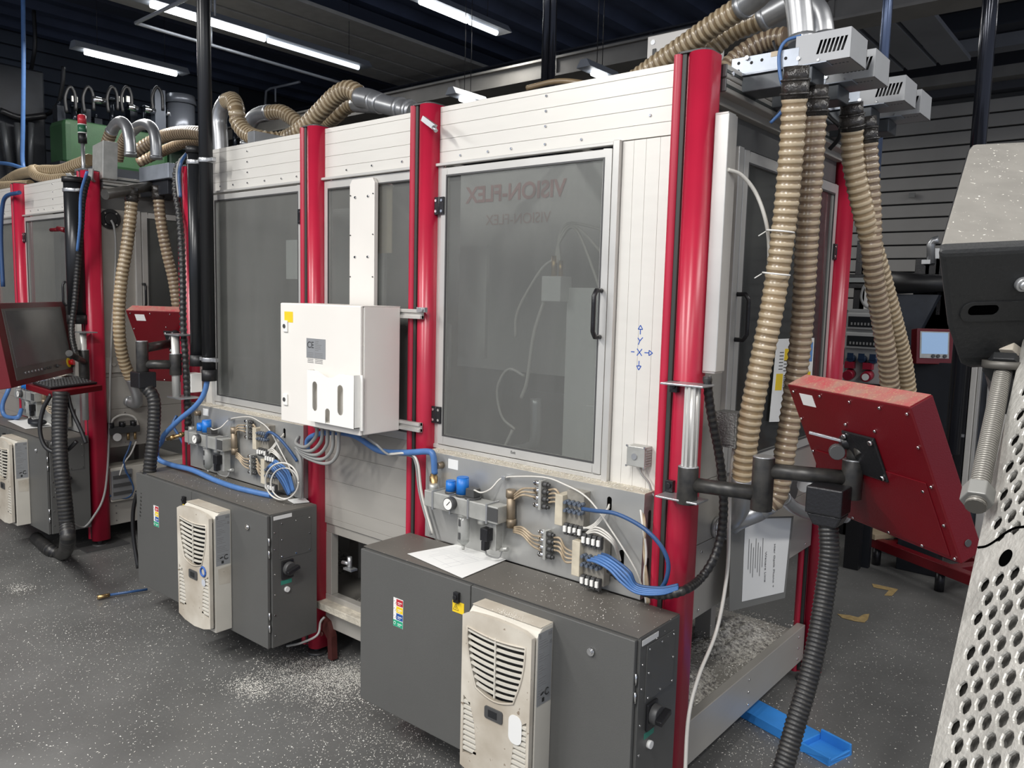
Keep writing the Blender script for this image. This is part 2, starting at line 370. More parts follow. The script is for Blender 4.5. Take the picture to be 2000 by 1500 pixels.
# ================================================================ MACHINE ENCLOSURES
def rrect(x0, x1, y0, y1, r, n=5):
    P = []
    for cx, cy, a0 in ((x1-r, y1-r, 0), (x0+r, y1-r, PI/2), (x0+r, y0+r, PI), (x1-r, y0+r, 1.5*PI)):
        for k in range(n+1): a = a0+PI/2*k/n; P.append((cx+r*math.cos(a), cy+r*math.sin(a)))
    return P
def post(root, x, y, z0=.05, z1=2.64, label=None, foot=True, s=1):
    b = MB()
    b.prism(rrect(x-.064*s if s > 0 else x+.03, x-.032*s if s > 0 else x+.064, y-.058, y+.058, .015), z0, z1, 'z', sm=False)
    b.prism(rrect(x-.018, x+.064, y-.062, y+.062, .040, 9), z0, z1, 'z', sm=True)
    b.prism(rrect(x-.035, x-.012, y-.04, y+.04, .008, 2), z0, z1, 'z')
    o = b.build('red_post', RED, root, label=label)
    MB().prism(rrect(x-.0335, x-.0165, y-.05, y+.05, .004, 2), z0+.01, z1, 'z').build('slot_strip', SLOT, o)
    MB().prism(rrect(x-.06, x+.06, y-.056, y+.056, .03, 5), z1, z1+.006, 'z').build('end_cap', DKGREY, o)
    if foot:
        b = MB().cyl((x, y, .012), (x, y, z0), .016, n=10).cyl((x, y, 0), (x, y, .014), .05, n=16)
        b.build('levelling_foot', DKGREY, o)
    return o
def boards_h(root, T, u0, u1, zs, o0=-.03, o1=0, m=PANEL, name='fascia_board'):
    for a, c in zip(zs[:-1], zs[1:]):
        MB(T).box(u0, u1, o0, o1, a+.0005, c-.0005).build(name, m, root, .0006)
def boards_v(root, T, us, z0, z1, o0=-.03, o1=0, m=PANEL, name='side_board'):
    for a, c in zip(us[:-1], us[1:]):
        MB(T).box(a+.0004, c-.0004, o0, o1, z0, z1).build(name, m, root, .0006)
def bolts(root, T, pts, r=.006, m=CHROME, name='bolt_heads'):
    b = MB(T)
    for u, z, o in pts: b.cyl((u, o, z), (u, o+.005, z), r, r*.8, 8)
    b.build(name, m, root)['kind'] = 'stuff'
def wframe(root, T, u0, u1, z0, z1, wl, wr, wt, wb, o0, o1, m=FRAME, name='frame', lip=True):
    b = MB(T); b.box(u0, u0+wl, o0, o1, z0, z1); b.box(u1-wr, u1, o0, o1, z0, z1)
    b.box(u0+wl, u1-wr, o0, o1, z1-wt, z1); b.box(u0+wl, u1-wr, o0, o1, z0, z0+wb)
    o = b.build(name, m, root, .002)
    return o
def bead(root, T, u0, u1, z0, z1, w_, o0, o1, m, name='glazing_bead'):
    b = MB(T); b.box(u0, u0+w_, o0, o1, z0, z1); b.box(u1-w_, u1, o0, o1, z0, z1); b.box(u0+w_, u1-w_, o0, o1, z1-w_, z1); b.box(u0+w_, u1-w_, o0, o1, z0, z0+w_)
    return b.build(name, m, root)
def hinge(door, T, u, z):
    h = MB(T); h.box(u-.028, u-.002, .018, .026, z-.036, z+.036); h.box(u+.002, u+.028, .018, .026, z-.036, z+.036); h.cyl((u, .024, z-.036), (u, .024, z+.036), .005, n=8)
    h.build('hinge', BLACKM, door, .001)
    k = MB(T)
    for du in (-.016, .016):
        for dz in (-.022, .022): k.cyl((u+du, .026, z+dz), (u+du, .029, z+dz), .006, n=8)
    k.build('hinge_screws', CHROME, door)['kind'] = 'stuff'
def handle(door, T, u, z0, z1, o=.02, d=.045):
    P = [(u, o, z0), (u, o+d*.7, z0), (u, o+d, z0+.02), (u, o+d, z1-.02), (u, o+d*.7, z1), (u, o, z1)]
    Q = spline([P[0], P[1]], 2)+spline([P[1], P[2]], 2)+spline([P[2], P[3]], 4)+spline([P[3], P[4]], 2)+spline([P[4], P[5]], 2)
    R = []
    for q in Q:
        if not R or (V(q)-R[-1]).length > 1e-5: R.append(V(q))
    return MB(T).tube(R, .0085, 10, raw=True).build('handle', BLACKM, door)
def door(root, T, u0, u1, z0=1.22, z1=2.378, hx='l', hin=True, w_=.034, wb=.042, name='glazed_door', hz=(1.345, 2.225), hnd=(1.72, 1.885), gm=None, label=None):
    d = wframe(root, T, u0, u1, z0, z1, w_, w_, w_, wb, .0, .018, name=name)
    if label: d['label'] = label
    bead(d, T, u0+w_-.006, u1-w_+.006, z0+wb-.006, z1-w_+.006, .007, .014, .0185, DKGREY)
    MB(T).box(u0+w_-.004, u1-w_+.004, .004, .009, z0+wb-.004, z1-w_+.004).build('window_pane', gm or GLASS, d)
    if hin:
        for z in hz: hinge(d, T, u0-.004 if hx == 'l' else u1+.004, z)
    if hnd: handle(d, T, (u1-.022) if hx == 'l' else (u0-.004), *hnd)
    return d
FZ = [2.403, 2.448, 2.50, 2.556, 2.61, 2.632]
def machine(dx, full, label):
    root = thing('machine_enclosure', label, 'machine', (dx-1.6, .7, 0))
    T = TF(dx); S = TS(dx)
    # red posts
    post(root, dx, 0, label='round red corner post with a black slot strip')
    post(root, dx-1.235, 0); post(root, dx-2.01, 0, label=None); post(root, dx, 1.45, z1=2.51)
    if full: post(root, dx-3.2, 0, z1=2.55)
    post(root, dx-3.2, 1.45)
    # front fascia
    boards_h(root, T, -1.17, -.066, FZ); boards_h(root, T, -1.948, -1.300, FZ); boards_h(root, T, -3.136 if full else -2.9, -2.076, FZ)
    pts = [(-.615+dxx, z, 0) for dxx in (0,) for z in (2.425, 2.49, 2.545, 2.60)]+[(u, 2.425, 0) for u in (-1.05, -.9, -.78, -.45)]+[(-.17, 2.475, 0), (-1.78, 2.425, 0), (-1.6, 2.43, 0), (-1.4, 2.43, 0)]
    pts += [(-2.61, z, 0) for z in (2.425, 2.48, 2.535, 2.59)]+[(u, 2.425, 0) for u in (-2.88, -2.75, -2.45, -2.3, -2.17)]
    bolts(root, T, pts, .0055)
    # drip ledges above each door
    for u0, u1 in ((-1.176, -.300), (-1.948, -1.300), (-3.0, -2.076)):
        MB(T).box(u0, u1, 0, .022, 2.388, 2.400).build('drip_ledge', FRAME, root, .002)
    # right bay
    T2 = T
    b = MB(T); b.box(-1.176, -1.146, -.02, .006, 1.20, 2.388); b.box(-.302, -.276, -.02, .020, 1.19, 2.405); b.box(-1.176, -.302, -.02, .012, 1.198, 1.216)
    b.build('door_surround', FRAME, root, .002)
    door(root, T, -1.142, -.306, hx='l', label='big glazed door of the bay beside the corner post')
    boards_v(root, T, [-.274, -.229, -.181, -.127, -.072], 1.19, 2.400)
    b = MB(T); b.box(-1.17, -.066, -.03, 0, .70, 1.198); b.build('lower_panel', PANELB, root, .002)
    # middle bay
    d = wframe(root, T, -1.944, -1.304, 1.205, 2.385, .03, .03, .04, .04, -.02, .006, name='fixed_window')
    bead(d, T, -1.918, -1.330, 1.24, 2.350, .006, .002, .0065, DKGREY)
    MB(T).box(-1.916, -1.332, -.012, -.007, 1.242, 2.348).build('window_pane', GLASS, d)
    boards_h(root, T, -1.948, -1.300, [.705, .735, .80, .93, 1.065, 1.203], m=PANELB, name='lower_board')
    # left bay
    b = MB(T); b.box(-2.105, -2.076, -.02, .006, 1.20, 2.388); b.box(-2.975, -2.950, -.02, .018, 1.18, 2.388); b.box(-2.95, -2.076, -.02, .012, 1.198, 1.216); b.build('door_surround', FRAME, root, .002)
    door(root, T, -2.948, -2.108, hx='r', hz=(2.225,), hnd=(1.72, 1.885), label='glazed door of the far left bay with a fogged pane' if full else None)
    boards_v(root, T, [-3.136, -3.06, -2.977], 1.19, 2.400)
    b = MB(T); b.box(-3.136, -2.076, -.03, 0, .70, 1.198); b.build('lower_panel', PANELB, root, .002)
    # base frame at the front
    for u0, u1 in ((-1.17, -.066), (-1.948, -1.300), (-3.136, -2.076)):
        MB(T).box(u0, u1, -.05, -.005, .16, .335).build('base_beam', PANELB, root, .003)
        MB(T).box(u0, u1, -.05, -.01, .655, .700).build('upper_rail', PANELB, root, .002)
        for uu in (u0, u1-.045): MB(T).box(uu, uu+.045, -.05, -.008, .335, .655).build('upright', PANELB, root, .002)
    MB(T).box(-1.955, -1.30, -.045, .05, .270, .305).build('dusty_ledge', mat('ledge_dusty', (.62, .57, .47), .7, 0, .25, 30, bump=.5, bscale=80), root, .003)
    # side wall (faces the gangway)
    MB(S).box(.066, 1.386, -.03, 0, 2.40, 2.52).build('side_fascia', mat('side_dark_alu', (.20, .20, .195), .42, .4, .2, 4), root, .002)
    MB(S).box(.072, 1.386, -.03, .03, 2.505, 2.54).build('side_strip', PANELB, root, .002)
    for z in (2.533, 2.578):
        rl = MB(S).box(.065, 1.75, .012, .068, z, z+.043).build('profile_rail', PANELB, root, .004)
        MB(S).box(.06, 1.75, .066, .0695, z+.016, z+.026).build('slot_groove', SLOT, rl)
        MB(S).box(.058, .066, .010, .070, z+.001, z+.042).build('end_cap', DKGREY, rl, .003)
    bolts(root, S, [(.105, 2.598, .068)], .009)
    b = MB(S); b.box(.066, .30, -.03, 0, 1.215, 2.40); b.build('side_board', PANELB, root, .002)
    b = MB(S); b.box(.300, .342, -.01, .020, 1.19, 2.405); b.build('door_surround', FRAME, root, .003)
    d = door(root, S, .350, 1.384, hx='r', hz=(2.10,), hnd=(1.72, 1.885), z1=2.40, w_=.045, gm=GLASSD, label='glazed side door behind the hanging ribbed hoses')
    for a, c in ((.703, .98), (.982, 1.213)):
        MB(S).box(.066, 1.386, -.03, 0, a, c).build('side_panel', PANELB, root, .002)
    bolts(root, S, [(u, z, 0) for u in (.2, .75, 1.3) for z in (.73, .95)], .006)
    bb = MB(S).box(.066, 1.386, -.04, 0, .13, .305).build('base_beam', PANELB, root, .003)
    bolts(bb, S, [(u, z, 0) for u in (.12, .72, 1.3) for z in (.16, .215, .27)], .006)
    # inner base: tray, legs, deck, open roof bars
    MB().box(dx-3.15, dx-.05, .06, 1.42, .235, .25).build('swarf_tray', PANELB, root)
    for x, y in ((-.30, .42), (-.32, .95), (-.9, .35), (-1.2, .9), (-2.2, .4)):
        MB().box(dx+x-.05, dx+x+.03, y, y+.05, .25, .72).build('inner_leg', PANELB, root, .003)
    MB().box(dx-3.15, dx-.03, .03, 1.42, .70, .74).build('machine_deck', INT, root)
    for rx in (-3.12, -2.1, -1.2, -.12): MB().box(dx+rx, dx+rx+.08, .03, 1.42, 2.60, 2.615).build('roof_bar', PANELB, root)  # unseen roof thinned to bars so that lamp light gets inside
    MB().box(dx-3.15, dx-.03, 1.40, 1.42, .74, 2.60).build('rear_sheet', INT, root)
    MB().box(dx-3.20, dx-3.17, .03, 1.42, .3, 2.60).build('end_sheet', PANELB, root)
    MB().prism([(dx-1.95, .70), (dx-1.2, .70), (dx-1.45, .50), (dx-1.6, .50)], .2, .9, 'y').build('hopper', mat('hopper_dark', (.06, .06, .06), .5), root)
    # things mounted inside, seen through the panes
    return root
mA = machine(0, True, 'large aluminium machine enclosure with red posts and grey glazed doors, filling the middle')
mB = machine(-4.57, False, 'second aluminium and red machine enclosure standing at the left edge beyond the gap')
for dx in (0,):
    T = TF(0)
    # interior of right bay
    c = MB().box(-.71, -.50, .30, .52, .9, 1.90).build('spindle_column', INTW, mA, .004)
    MB().box(-.54, -.36, .22, .42, .95, 1.43).build('drive_cover', INTW, c, .003)
    MB().box(-.80, -.70, .24, .32, 1.84, 1.945).build('terminal_box', INTW, c, .004)
    MB().cyl((-.765, .28, 1.945), (-.765, .28, 2.03), .013, n=10).cyl((-.73, .28, 1.945), (-.73, .28, 2.01), .010, n=10).build('gland', BRASS, c)
    b = MB()
    for k, e in enumerate((-.50, -.44, -.36)):
        b.tube([(-.76+k*.012, .28, 2.0), (-.74, .28, 2.09+k*.015), (-.66, .29, 2.13+k*.015), (e, .3, 2.05-.12*(2-k)), (e+.03, .31, 1.85)], .006, 6)
    b.tube([(-.76, .28, 2.02), (-.82, .26, 1.97), (-.93, .25, 1.80), (-.95, .26, 1.68)], .006, 6)
    b.tube([(-.79, .26, 1.86), (-.84, .25, 1.7), (-.87, .25, 1.5), (-.90, .25, 1.42)], .008, 6)
    b.tube([(-.88, .24, 1.52), (-.97, .24, 1.54), (-1.03, .24, 1.45), (-1.0, .24, 1.33), (-.92, .24, 1.28)], .006, 6)
    b.tube([(-.92, .22, 1.28), (-.97, .20, 1.14), (-.96, .19, 1.0), (-.88, .18, .93)], .007, 6)
    b.build('inner_cables', TUBEW, mA)
    MB().tube([(-.84, .28, 1.42), (-.84, .28, 1.24), (-.90, .29, 1.19), (-1.0, .30, 1.15), (-1.03, .30, 1.02)], .026, 10).build('nozzle_head', STEEL, mA)
    MB().box(-1.95, -.66, .95, .97, 1.45, 2.55).build('back_board', mat('back_board', (.50, .50, .48), .6), mA)
    MB().box(-1.16, -.05, .5, .52, .74, 1.42).build('dark_bed', mat('dark_bed', (.04, .04, .04), .5), mA)
    MB().box(-2.9, -2.2, .6, .62, 1.5, 2.35).build('back_board', mat('back_board', (.50, .50, .48), .6), mA)
    MB().box(-2.85, -2.3, .35, .6, .9, 1.45).build('inner_bed', INTW, mA, .005)
    MB().box(-2.34, -2.20, .05, .06, 1.92, 2.12).build('inner_plate', INTW, mA)
    MB().box(-1.62, -1.50, .03, .035, 2.04, 2.34).build('cream_strip', mat('cream_strip', (.60, .50, .36), .6), mA)
    MB().box(-1.52, -1.34, .5, .52, 1.55, 2.1).build('back_board', mat('back_board', (.50, .50, .48), .6), mA)
    MB().cyl((-1.48, .3, 1.2), (-1.48, .3, 1.85), .035, n=12).cyl((-1.40, .3, 1.2), (-1.40, .3, 1.72), .02, n=12).build('inner_cylinder', STEEL, mA)
# lettering reflected in the door pane, painted as reversed letters on the back board
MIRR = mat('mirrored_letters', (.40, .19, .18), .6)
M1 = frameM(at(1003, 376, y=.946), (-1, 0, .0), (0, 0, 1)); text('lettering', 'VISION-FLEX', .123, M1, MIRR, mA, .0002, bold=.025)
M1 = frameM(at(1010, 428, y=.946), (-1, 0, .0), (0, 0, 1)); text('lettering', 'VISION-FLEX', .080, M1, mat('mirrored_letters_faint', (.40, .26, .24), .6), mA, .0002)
# hand-drawn axis mark on the boards beside the corner post
def stroke(b, pts, r=.0016):
    for p_, q_ in zip(pts[:-1], pts[1:]):
        A = V((p_[0], -.0006, p_[1])); B = V((q_[0], -.0006, q_[1])); dd = (B-A).normalized(); n_ = V((-dd.z, 0, dd.x))*r
        b.add([A-n_, A+n_, B+n_, B-n_], [(0, 1, 2, 3)])
b = MB(); cx, cz = at(1249, 688, y=0).x, at(1249, 688, y=0).z
def arrow(a, c, dx_, dz_):
    nx, nz = -dz_, dx_
    stroke(b, [(a, c), (a+dx_*.018, c+dz_*.018)]); e = (a+dx_*.018, c+dz_*.018)
    stroke(b, [(e[0]+nx*.009, e[1]+nz*.009), (e[0]+dx_*.014, e[1]+dz_*.014), (e[0]-nx*.009, e[1]-nz*.009), (e[0]+nx*.009, e[1]+nz*.009)])
stroke(b, [(cx-.010, cz-.012), (cx+.010, cz+.012)]); stroke(b, [(cx-.010, cz+.012), (cx+.010, cz-.012)])
stroke(b, [(cx-.034, cz), (cx-.020, cz)]); arrow(cx+.020, cz, 1, 0)
stroke(b, [(cx-.009, cz+.050), (cx, cz+.040), (cx+.011, cz+.052)]); stroke(b, [(cx, cz+.040), (cx-.006, cz+.026)]); arrow(cx, cz+.062, 0, 1); arrow(cx, cz-.030, 0, -1)
b.build('blue_axis_mark', INKB, mA, recalc=False, label='blue hand-drawn X and Y arrows')
text('lettering', 'Exit', .016, frameM(at(1002, 884, y=-.0185), (1, 0, 0), (0, 0, 1)), INK, mA)
# tall cover plate in the middle bay
b = MB(); x0, x1 = -1.722, -1.548
b.prism([(x0, 1.80), (x1, 1.80), (x1, 2.350), (x1-.016, 2.372), (x0+.016, 2.372), (x0, 2.350)], -.03, -.008, 'y'); cv = b.build('cover_plate', WHITE, mA, .002)
bolts(cv, TF(0), [(x, z, .03) for x in (-1.68, -1.59) for z in (2.29, 2.02)], .007)
bolts(cv, TF(0), [(x, z, .03) for x in (x0+.008, x1-.008) for z in (2.30, 2.12, 1.93)], .003, DKGREY)
# small black latch on the second post's top
single('post_latch', MB().obox(at(838, 240, y=-.075), (.035, 0, -.022), (0, .008, 0), (.006, 0, .009)).cyl(at(846, 248, y=-.085), at(852, 256, y=-.085), .008), STEEL, 'small loose steel latch near the top of the post right of the middle bay', 'latch')
# vertical cable duct on the corner post
def vduct(dx, z0=1.62, z1=2.455, lab=''):
    b = MB(); b.box(dx+.066, dx+.112, .0, .060, z0, z1); b.box(dx+.068, dx+.116, -.004, .064, z0+.006, z1-.006)
    return single('cable_duct', b, FRAME, lab, 'cable duct', bevel=.003)
vduct(0, lab='tall white vertical cable duct beside the corner post, above the monitor arm')
for i, dx in enumerate((0,)):
    single('slotted_rail', MB().cyl((0, 0, 0), (0, 0, .01), .001), STEEL, '', '') if False else None
# ================================================================ CONTROL CABINETS AND COOLING UNITS
def plate2d(outer, holes, th, M, name, m, parent, label=None):
    """flat sheet with cut-outs, drawn in its own plane (x right, y up) and thick along z"""
    cu = bpy.data.curves.new(name, 'CURVE'); cu.dimensions = '2D'; cu.fill_mode = 'BOTH'; cu.extrude = th/2
    for ring_ in [outer]+holes:
        sp = cu.splines.new('POLY'); sp.points.add(len(ring_)-1); sp.use_cyclic_u = True
        for i, (a, c) in enumerate(ring_): sp.points[i].co = (a, c, 0, 1)
    o = bpy.data.objects.new(name, cu); COL.objects.link(o)
    me = bpy.data.meshes.new_from_object(o.evaluated_get(bpy.context.evaluated_depsgraph_get())); bpy.data.objects.remove(o)
    me.transform(M); off = V((0, 0, 0)); q = parent
    while q is not None: off += q.location; q = q.parent
    me.transform(Matrix.Translation(-off)); me.materials.clear(); me.materials.append(m)
    o = bpy.data.objects.new(name, me); COL.objects.link(o); o.parent = parent
    if label: o['label'] = label
    return o
def cabinet(dx, label, seam=.66, lbl=True, full=True):
    x0, x1 = dx-1.307, dx; yb, yf = -.085, -.340; z0, z1 = .170, .820
    t = thing('control_cabinet', label, 'cabinet', ((x0+x1)/2, (yb+yf)/2, z0), 'dark grey control cabinets')
    MB().box(x0+.004, x1, yf, yb, z0, z1-.002).build('body', GREY, t, .003)
    MB().box(x0, x1-.003, yf-.004, yb, z1-.002, z1+.001).build('dusty_top', GREYT, t)
    sx_ = x0+seam*.93
    l1 = MB().box(x0, sx_-.002, yf-.020, yf-.003, z0, z1-.006).build('door_leaf', GREY, t, .003)
    l2 = MB().box(sx_+.002, x1-.008, yf-.020, yf-.003, z0, z1-.006).build('door_leaf', GREY, t, .003)
    MB().box(sx_-.075, sx_-.050, yf-.034, yf-.020, z1-.085, z1-.045).cyl((sx_-.0625, yf-.034, z1-.063), (sx_-.0625, yf-.040, z1-.063), .009, n=10).build('lock', BLACKM, l1, .002)
    MB().cyl((x1-.165, yf-.020, z1-.088), (x1-.165, yf-.028, z1-.088), .013, n=16).cyl((x1-.165, yf-.028, z1-.088), (x1-.165, yf-.032, z1-.088), .008, n=12).build('key_lock', CHROME, l2)
    # safety sticker: four colour bands
    if lbl:
        M = [(INKR, 0), (YEL, 1), (mat('sticker_blue', (.02, .08, .30), .5), 2), (mat('sticker_green', (.02, .33, .18), .5), 3)]
        lx, lz = x0+.225, z1-.160
        st = MB().box(lx-.022, lx+.034, yf-.0212, yf-.0202, lz-.115, lz+.002).build('safety_sticker', LABELW, l1, label='sticker with red, yellow, blue and green bands')
        for m, i in M: MB().box(lx-.004 if i < 3 else lx-.022, lx+.033, yf-.022, yf-.0211, lz-.027-.029*i, lz-.001-.029*i).build('colour_band', m, st)
        b = MB()
        for i in range(4):
            b.ring((lx-.013, yf-.0222, lz-.014-.029*i), (0, 1, 0), .006, .001, 12, 4)
            b.box(lx+.004, lx+.028, yf-.0225, yf-.022, lz-.015-.029*i, lz-.012-.029*i).box(lx+.004, lx+.020, yf-.0225, yf-.022, lz-.021-.029*i, lz-.019-.029*i)
        b.build('sticker_print', LABELW, st)['kind'] = 'stuff'
        wy = MB().box(sx_-.088, sx_-.030, yf-.0215, yf-.0203, z1-.125, z1-.083).build('warning_label', YEL, l1, label='yellow electric-shock warning label')
        cx_, cz_ = sx_-.070, z1-.106
        b = MB(); 
        for (a, c), (e, g_) in (((-.013, -.010), (0, .013)), ((0, .013), (.013, -.010)), ((.013, -.010), (-.013, -.010)), ((.002, .006), (-.003, -.001)), ((-.003, -.001), (.003, -.001)), ((.003, -.001), (-.001, -.008))):
            A, B_ = V((cx_+a, yf-.0218, cz_+c)), V((cx_+e, yf-.0218, cz_+g_)); d_ = (B_-A).normalized(); n_ = V((-d_.z, 0, d_.x))*.0008
            b.add([A-n_, A+n_, B_+n_, B_-n_], [(0, 1, 2, 3)])
        b.build('warning_symbol', INK, wy, recalc=False)
    # right flank
    S = TS(x1)
    sp = MB(S).box(-.300, -.120, 0, .0025, z1-.225, z1-.040).build('side_cover', GREY, t, .001)
    scr = [(-.300+.012, z1-.052), (-.21, z1-.052), (-.132, z1-.052), (-.132, z1-.13), (-.132, z1-.212), (-.21, z1-.212), (-.288, z1-.212), (-.288, z1-.13)]
    for u, z in scr: MB(S).cyl((u, .002, z), (u, .007, z), .0042, .003, 8).build('screw', CHROME, sp)
    for z in (z1-.09, z1-.17, z1-.29, z1-.39, z1-.49, z1-.59): MB(S).cyl((yf+.014, 0, z), (yf+.014, .004, z), .0036, n=8).build('screw', CHROME, t)
    MB(S).box(yf+.010, yf+.110, 0, .0015, z1-.030, z1-.012).build('name_strip', LABELW, t)
    sw = MB(S).box(-.290, -.226, 0, .010, z1-.325, z1-.235).build('main_switch', BLACKM, t, .003)
    MB(S).cyl((-.255, .010, z1-.275), (-.255, .034, z1-.275), .034, .031, 20).build('switch_ring', DKGREY, sw, .002)
    MB(S).obox((-.255, .045, z1-.275), (.033, 0, .010), (0, .012, 0), (-.003, 0, .009)).build('switch_knob', BLACKM, sw, .003)
    MB(S).box(-.292, -.232, 0, .0012, z1-.352, z1-.332).build('switch_legend', mat('legend_green', (.03, .22, .16), .5), t)
    MB(S).cyl((-.262, 0, z1-.378), (-.262, .012, z1-.378), .014, .013, 14).build('vent_plug', LABELW, t)
    # hinges along the right front edge
    for z in (z1-.13, z1-.19, z0+.10, z0+.16): MB().cyl((x1-.004, yf-.012, z-.018), (x1-.004, yf-.012, z+.018), .004, n=8).build('hinge_pin', CHROME, t)
    MB().box(x0+.18, x0+.24, -.28, -.16, z0-.05, z0).box(x1-.3, x1-.24, -.28, -.16, z0-.05, z0).build('mounting_foot', BLACKM, t)
    return t
def cooling(dx, label, v=0):
    x0, x1 = dx-.622, dx-.318; yb, yf = -.360, -.478; z0, z1 = .185, .785; cx_ = (x0+x1)/2; W = (x1-x0)/2
    t = thing('cooling_unit', label, 'cooling unit', (cx_, (yb+yf)/2, z0), 'cream cooling units')
    b = MB(); b.prism([(yb, z0+.0), (yf+.03, z0+.0), (yf+.03, z1-.028), (yf+.045, z1-.012), (yf+.06, z1), (yb, z1)], x0, x1, 'x'); b.build('housing', CREAMS, t, .003)
    MB().box(x0+.001, x1-.001, yf+.05, yb-.001, z1, z1+.0012).build('dusty_lid', CREAM, t)
    MB().box(x0+.012, x1-.012, yf+.027, yf+.0295, z0+.02, z1-.05).build('dark_inner', mat('dark_inner', (.012, .012, .012), .7), t)
    # front shell: bowed outline with U-shaped mouth and two flank openings
    def zz(v_): return v_*.6
    outer = [(-W, .03), (-W*.6, .012), (0, .003), (W*.6, .012), (W, .03), (W, .578), (W*.8, .592), (W*.4, .598), (0, .600), (-W*.4, .598), (-W*.8, .592), (-W, .578)]
    mouth = []
    top = .542; bot = .325; 
    for i in range(9): a = i/8; mouth.append((-.128+.256*a, top-.012*math.sin(PI*a)))
    for i in range(1, 8): a = i/8; mouth.append((.128-.044*a**2.2, top-(top-bot-.02)*a))
    for i in range(0, 9): a = i/8; mouth.append((.084-.168*a, bot+.012-.022*math.sin(PI*a)))
    for i in range(1, 8): a = 1-i/8; mouth.append((-.128+.044*a**2.2, top-(top-bot-.02)*a))
    fl = [(-.140, .290), (-.126, .280), (-.104, .255), (-.088, .20), (-.078, .115), (-.100, .082), (-.140, .078)]
    fr = [(-a, c) for a, c in fl][::-1]
    dsp = [(-.030, .275), (.030, .275), (.030, .315), (-.030, .315)]
    M = frameM((cx_, yf+.010, z0), (1, 0, 0), (0, 0, 1))
    sh = plate2d(outer, [mouth, fl, fr], .018, M, 'front_shell', CREAM, t)
    bv = sh.modifiers.new('bevel', 'BEVEL'); bv.width = .002; bv.segments = 2; bv.limit_method = 'ANGLE'; bv.angle_limit = .9
    # raised lip around the mouth
    P = [V((cx_+a, yf, z0+c)) for a, c in mouth]; P.append(P[0]); MB().tube(P, .0035, 6, raw=True).build('mouth_lip', CREAM, t)
    def hw(z):   # half width of the mouth at height z
        a = min(1, max(0, (top-z)/(top-bot-.02))); return .128-.044*a**2.2
    n = 9
    for i in range(n):
        zc = top-.018-i*(top-bot-.022)/(n-.3); h_ = hw(zc)-.001
        vs = []; K = 10
        for k in range(K+1):
            a = -1+2*k/K; x = cx_+a*h_; z = z0+zc-.010*(1-a*a)+.002
            for dy, dz in ((-.001, .0), (-.001, .0060), (.008, .0078), (.008, .003)): vs.append((x, yf+.002+dy, z+dz))
        fs = []
        for k in range(K):
            for j in range(4): fs.append((4*k+j, 4*k+(j+1) % 4, 4*k+4+(j+1) % 4, 4*k+4+j))
        fs += [(0, 1, 2, 3), (4*K, 4*K+1, 4*K+2, 4*K+3)]
        MB().add(vs, fs).build('louvre', CREAMS, t)
    MB().box(cx_-.003, cx_+.003, yf-.001, yf+.004, z0+bot+.002, z0+top-.006).build('mouth_bar', CREAMS, t)
    for s_ in (-1, 1):
        for i in range(10):
            zc = .092+i*.0190; inner = .108 if zc > .255 else (.088+.016*max(0, (zc-.20)/.055) if zc > .2 else .078+.010*(zc-.115)/.085); 
            xa, xb = sorted((cx_+s_*.139, cx_+s_*(inner+.001)))
            b = MB(); b.add([(xa, yf+.001, z0+zc), (xb, yf+.001, z0+zc), (xb, yf+.001, z0+zc+.009), (xa, yf+.001, z0+zc+.009), (xa, yf+.016, z0+zc+.006), (xb, yf+.016, z0+zc+.006), (xb, yf+.016, z0+zc+.013), (xa, yf+.016, z0+zc+.013)],
                            [(0, 1, 2, 3), (4, 5, 6, 7), (0, 1, 5, 4), (3, 2, 6, 7), (0, 3, 7, 4), (1, 2, 6, 5)]); b.build('flank_louvre', CREAMS, t)
    d = MB().prism(rrect(cx_-.040, cx_+.040, z0+.246, z0+.290, .008, 3), yf-.003, yf+.004, 'y').build('display', DKGREY, t, .001)
    MB().box(cx_-.022, cx_+.016, yf-.0042, yf-.0028, z0+.256, z0+.280).build('display_glass', mat('display_glass', (.015, .016, .018), .15), d)
    if v == 0:
        MB().prism(rrect(cx_+.066, cx_+.122, z0+.200, z0+.300, .024, 5), yf-.0006, yf+.001, 'y').build('worn_sticker', LABELW, t)
    elif v == 1:
        MB().ring((cx_+.096, yf-.0005, z0+.305), (0, 1, 0), .022, .006, 22, 4, 0).build('round_logo', mat('logo_blue', (.03, .10, .35), .5), t, label='blue open-ring sticker')
        MB().cyl((cx_+.098, yf, z0+.250), (cx_+.098, yf-.001, z0+.250), .018, n=18).build('round_sticker', mat('sticker_pale', (.5, .52, .56), .5), t)
    # flank labels
    S = TS(x1)
    lb = MB(S).box(yf+.036, yb-.006, 0, .0008, z0+.335, z0+.585).build('rating_label', LABEL, t, label='silver rating label full of fine print')
    b = MB(S); random.seed(int(abs(dx)*100))
    for i in range(24):
        z = z0+.36+i*.0085; 
        if i % 5 == 4: continue
        b.box(yf+.042, yf+.042+random.uniform(.02, .062), .0008, .0011, z, z+.0022)
    b.box(yf+.040, yf+.050, .0008, .0012, z0+.565, z0+.58).box(yb-.030, yb-.010, .0008, .0012, z0+.565, z0+.578).box(yb-.020, yb-.010, .0008, .0012, z0+.535, z0+.548)
    b.build('fine_print', INKG, lb)['kind'] = 'stuff'
    b = MB(S); cR = yb-.028
    P = [V((cR+.011*math.cos(a), .0016, z0+.373+.011*math.sin(a))) for a in [PI*.3+i*PI*1.5/14 for i in range(15)]]; b.tube(P, .0022, 5, raw=True)
    b.obox((cR-.026, .0014, z0+.373), (.008, 0, .003), (0, .0003, 0), (-.001, 0, .0025)).obox((cR-.020, .0014, z0+.350), (.006, 0, 0), (0, .0003, 0), (0, 0, .007))
    b.build('recycling_marks', INK, lb)['kind'] = 'stuff'
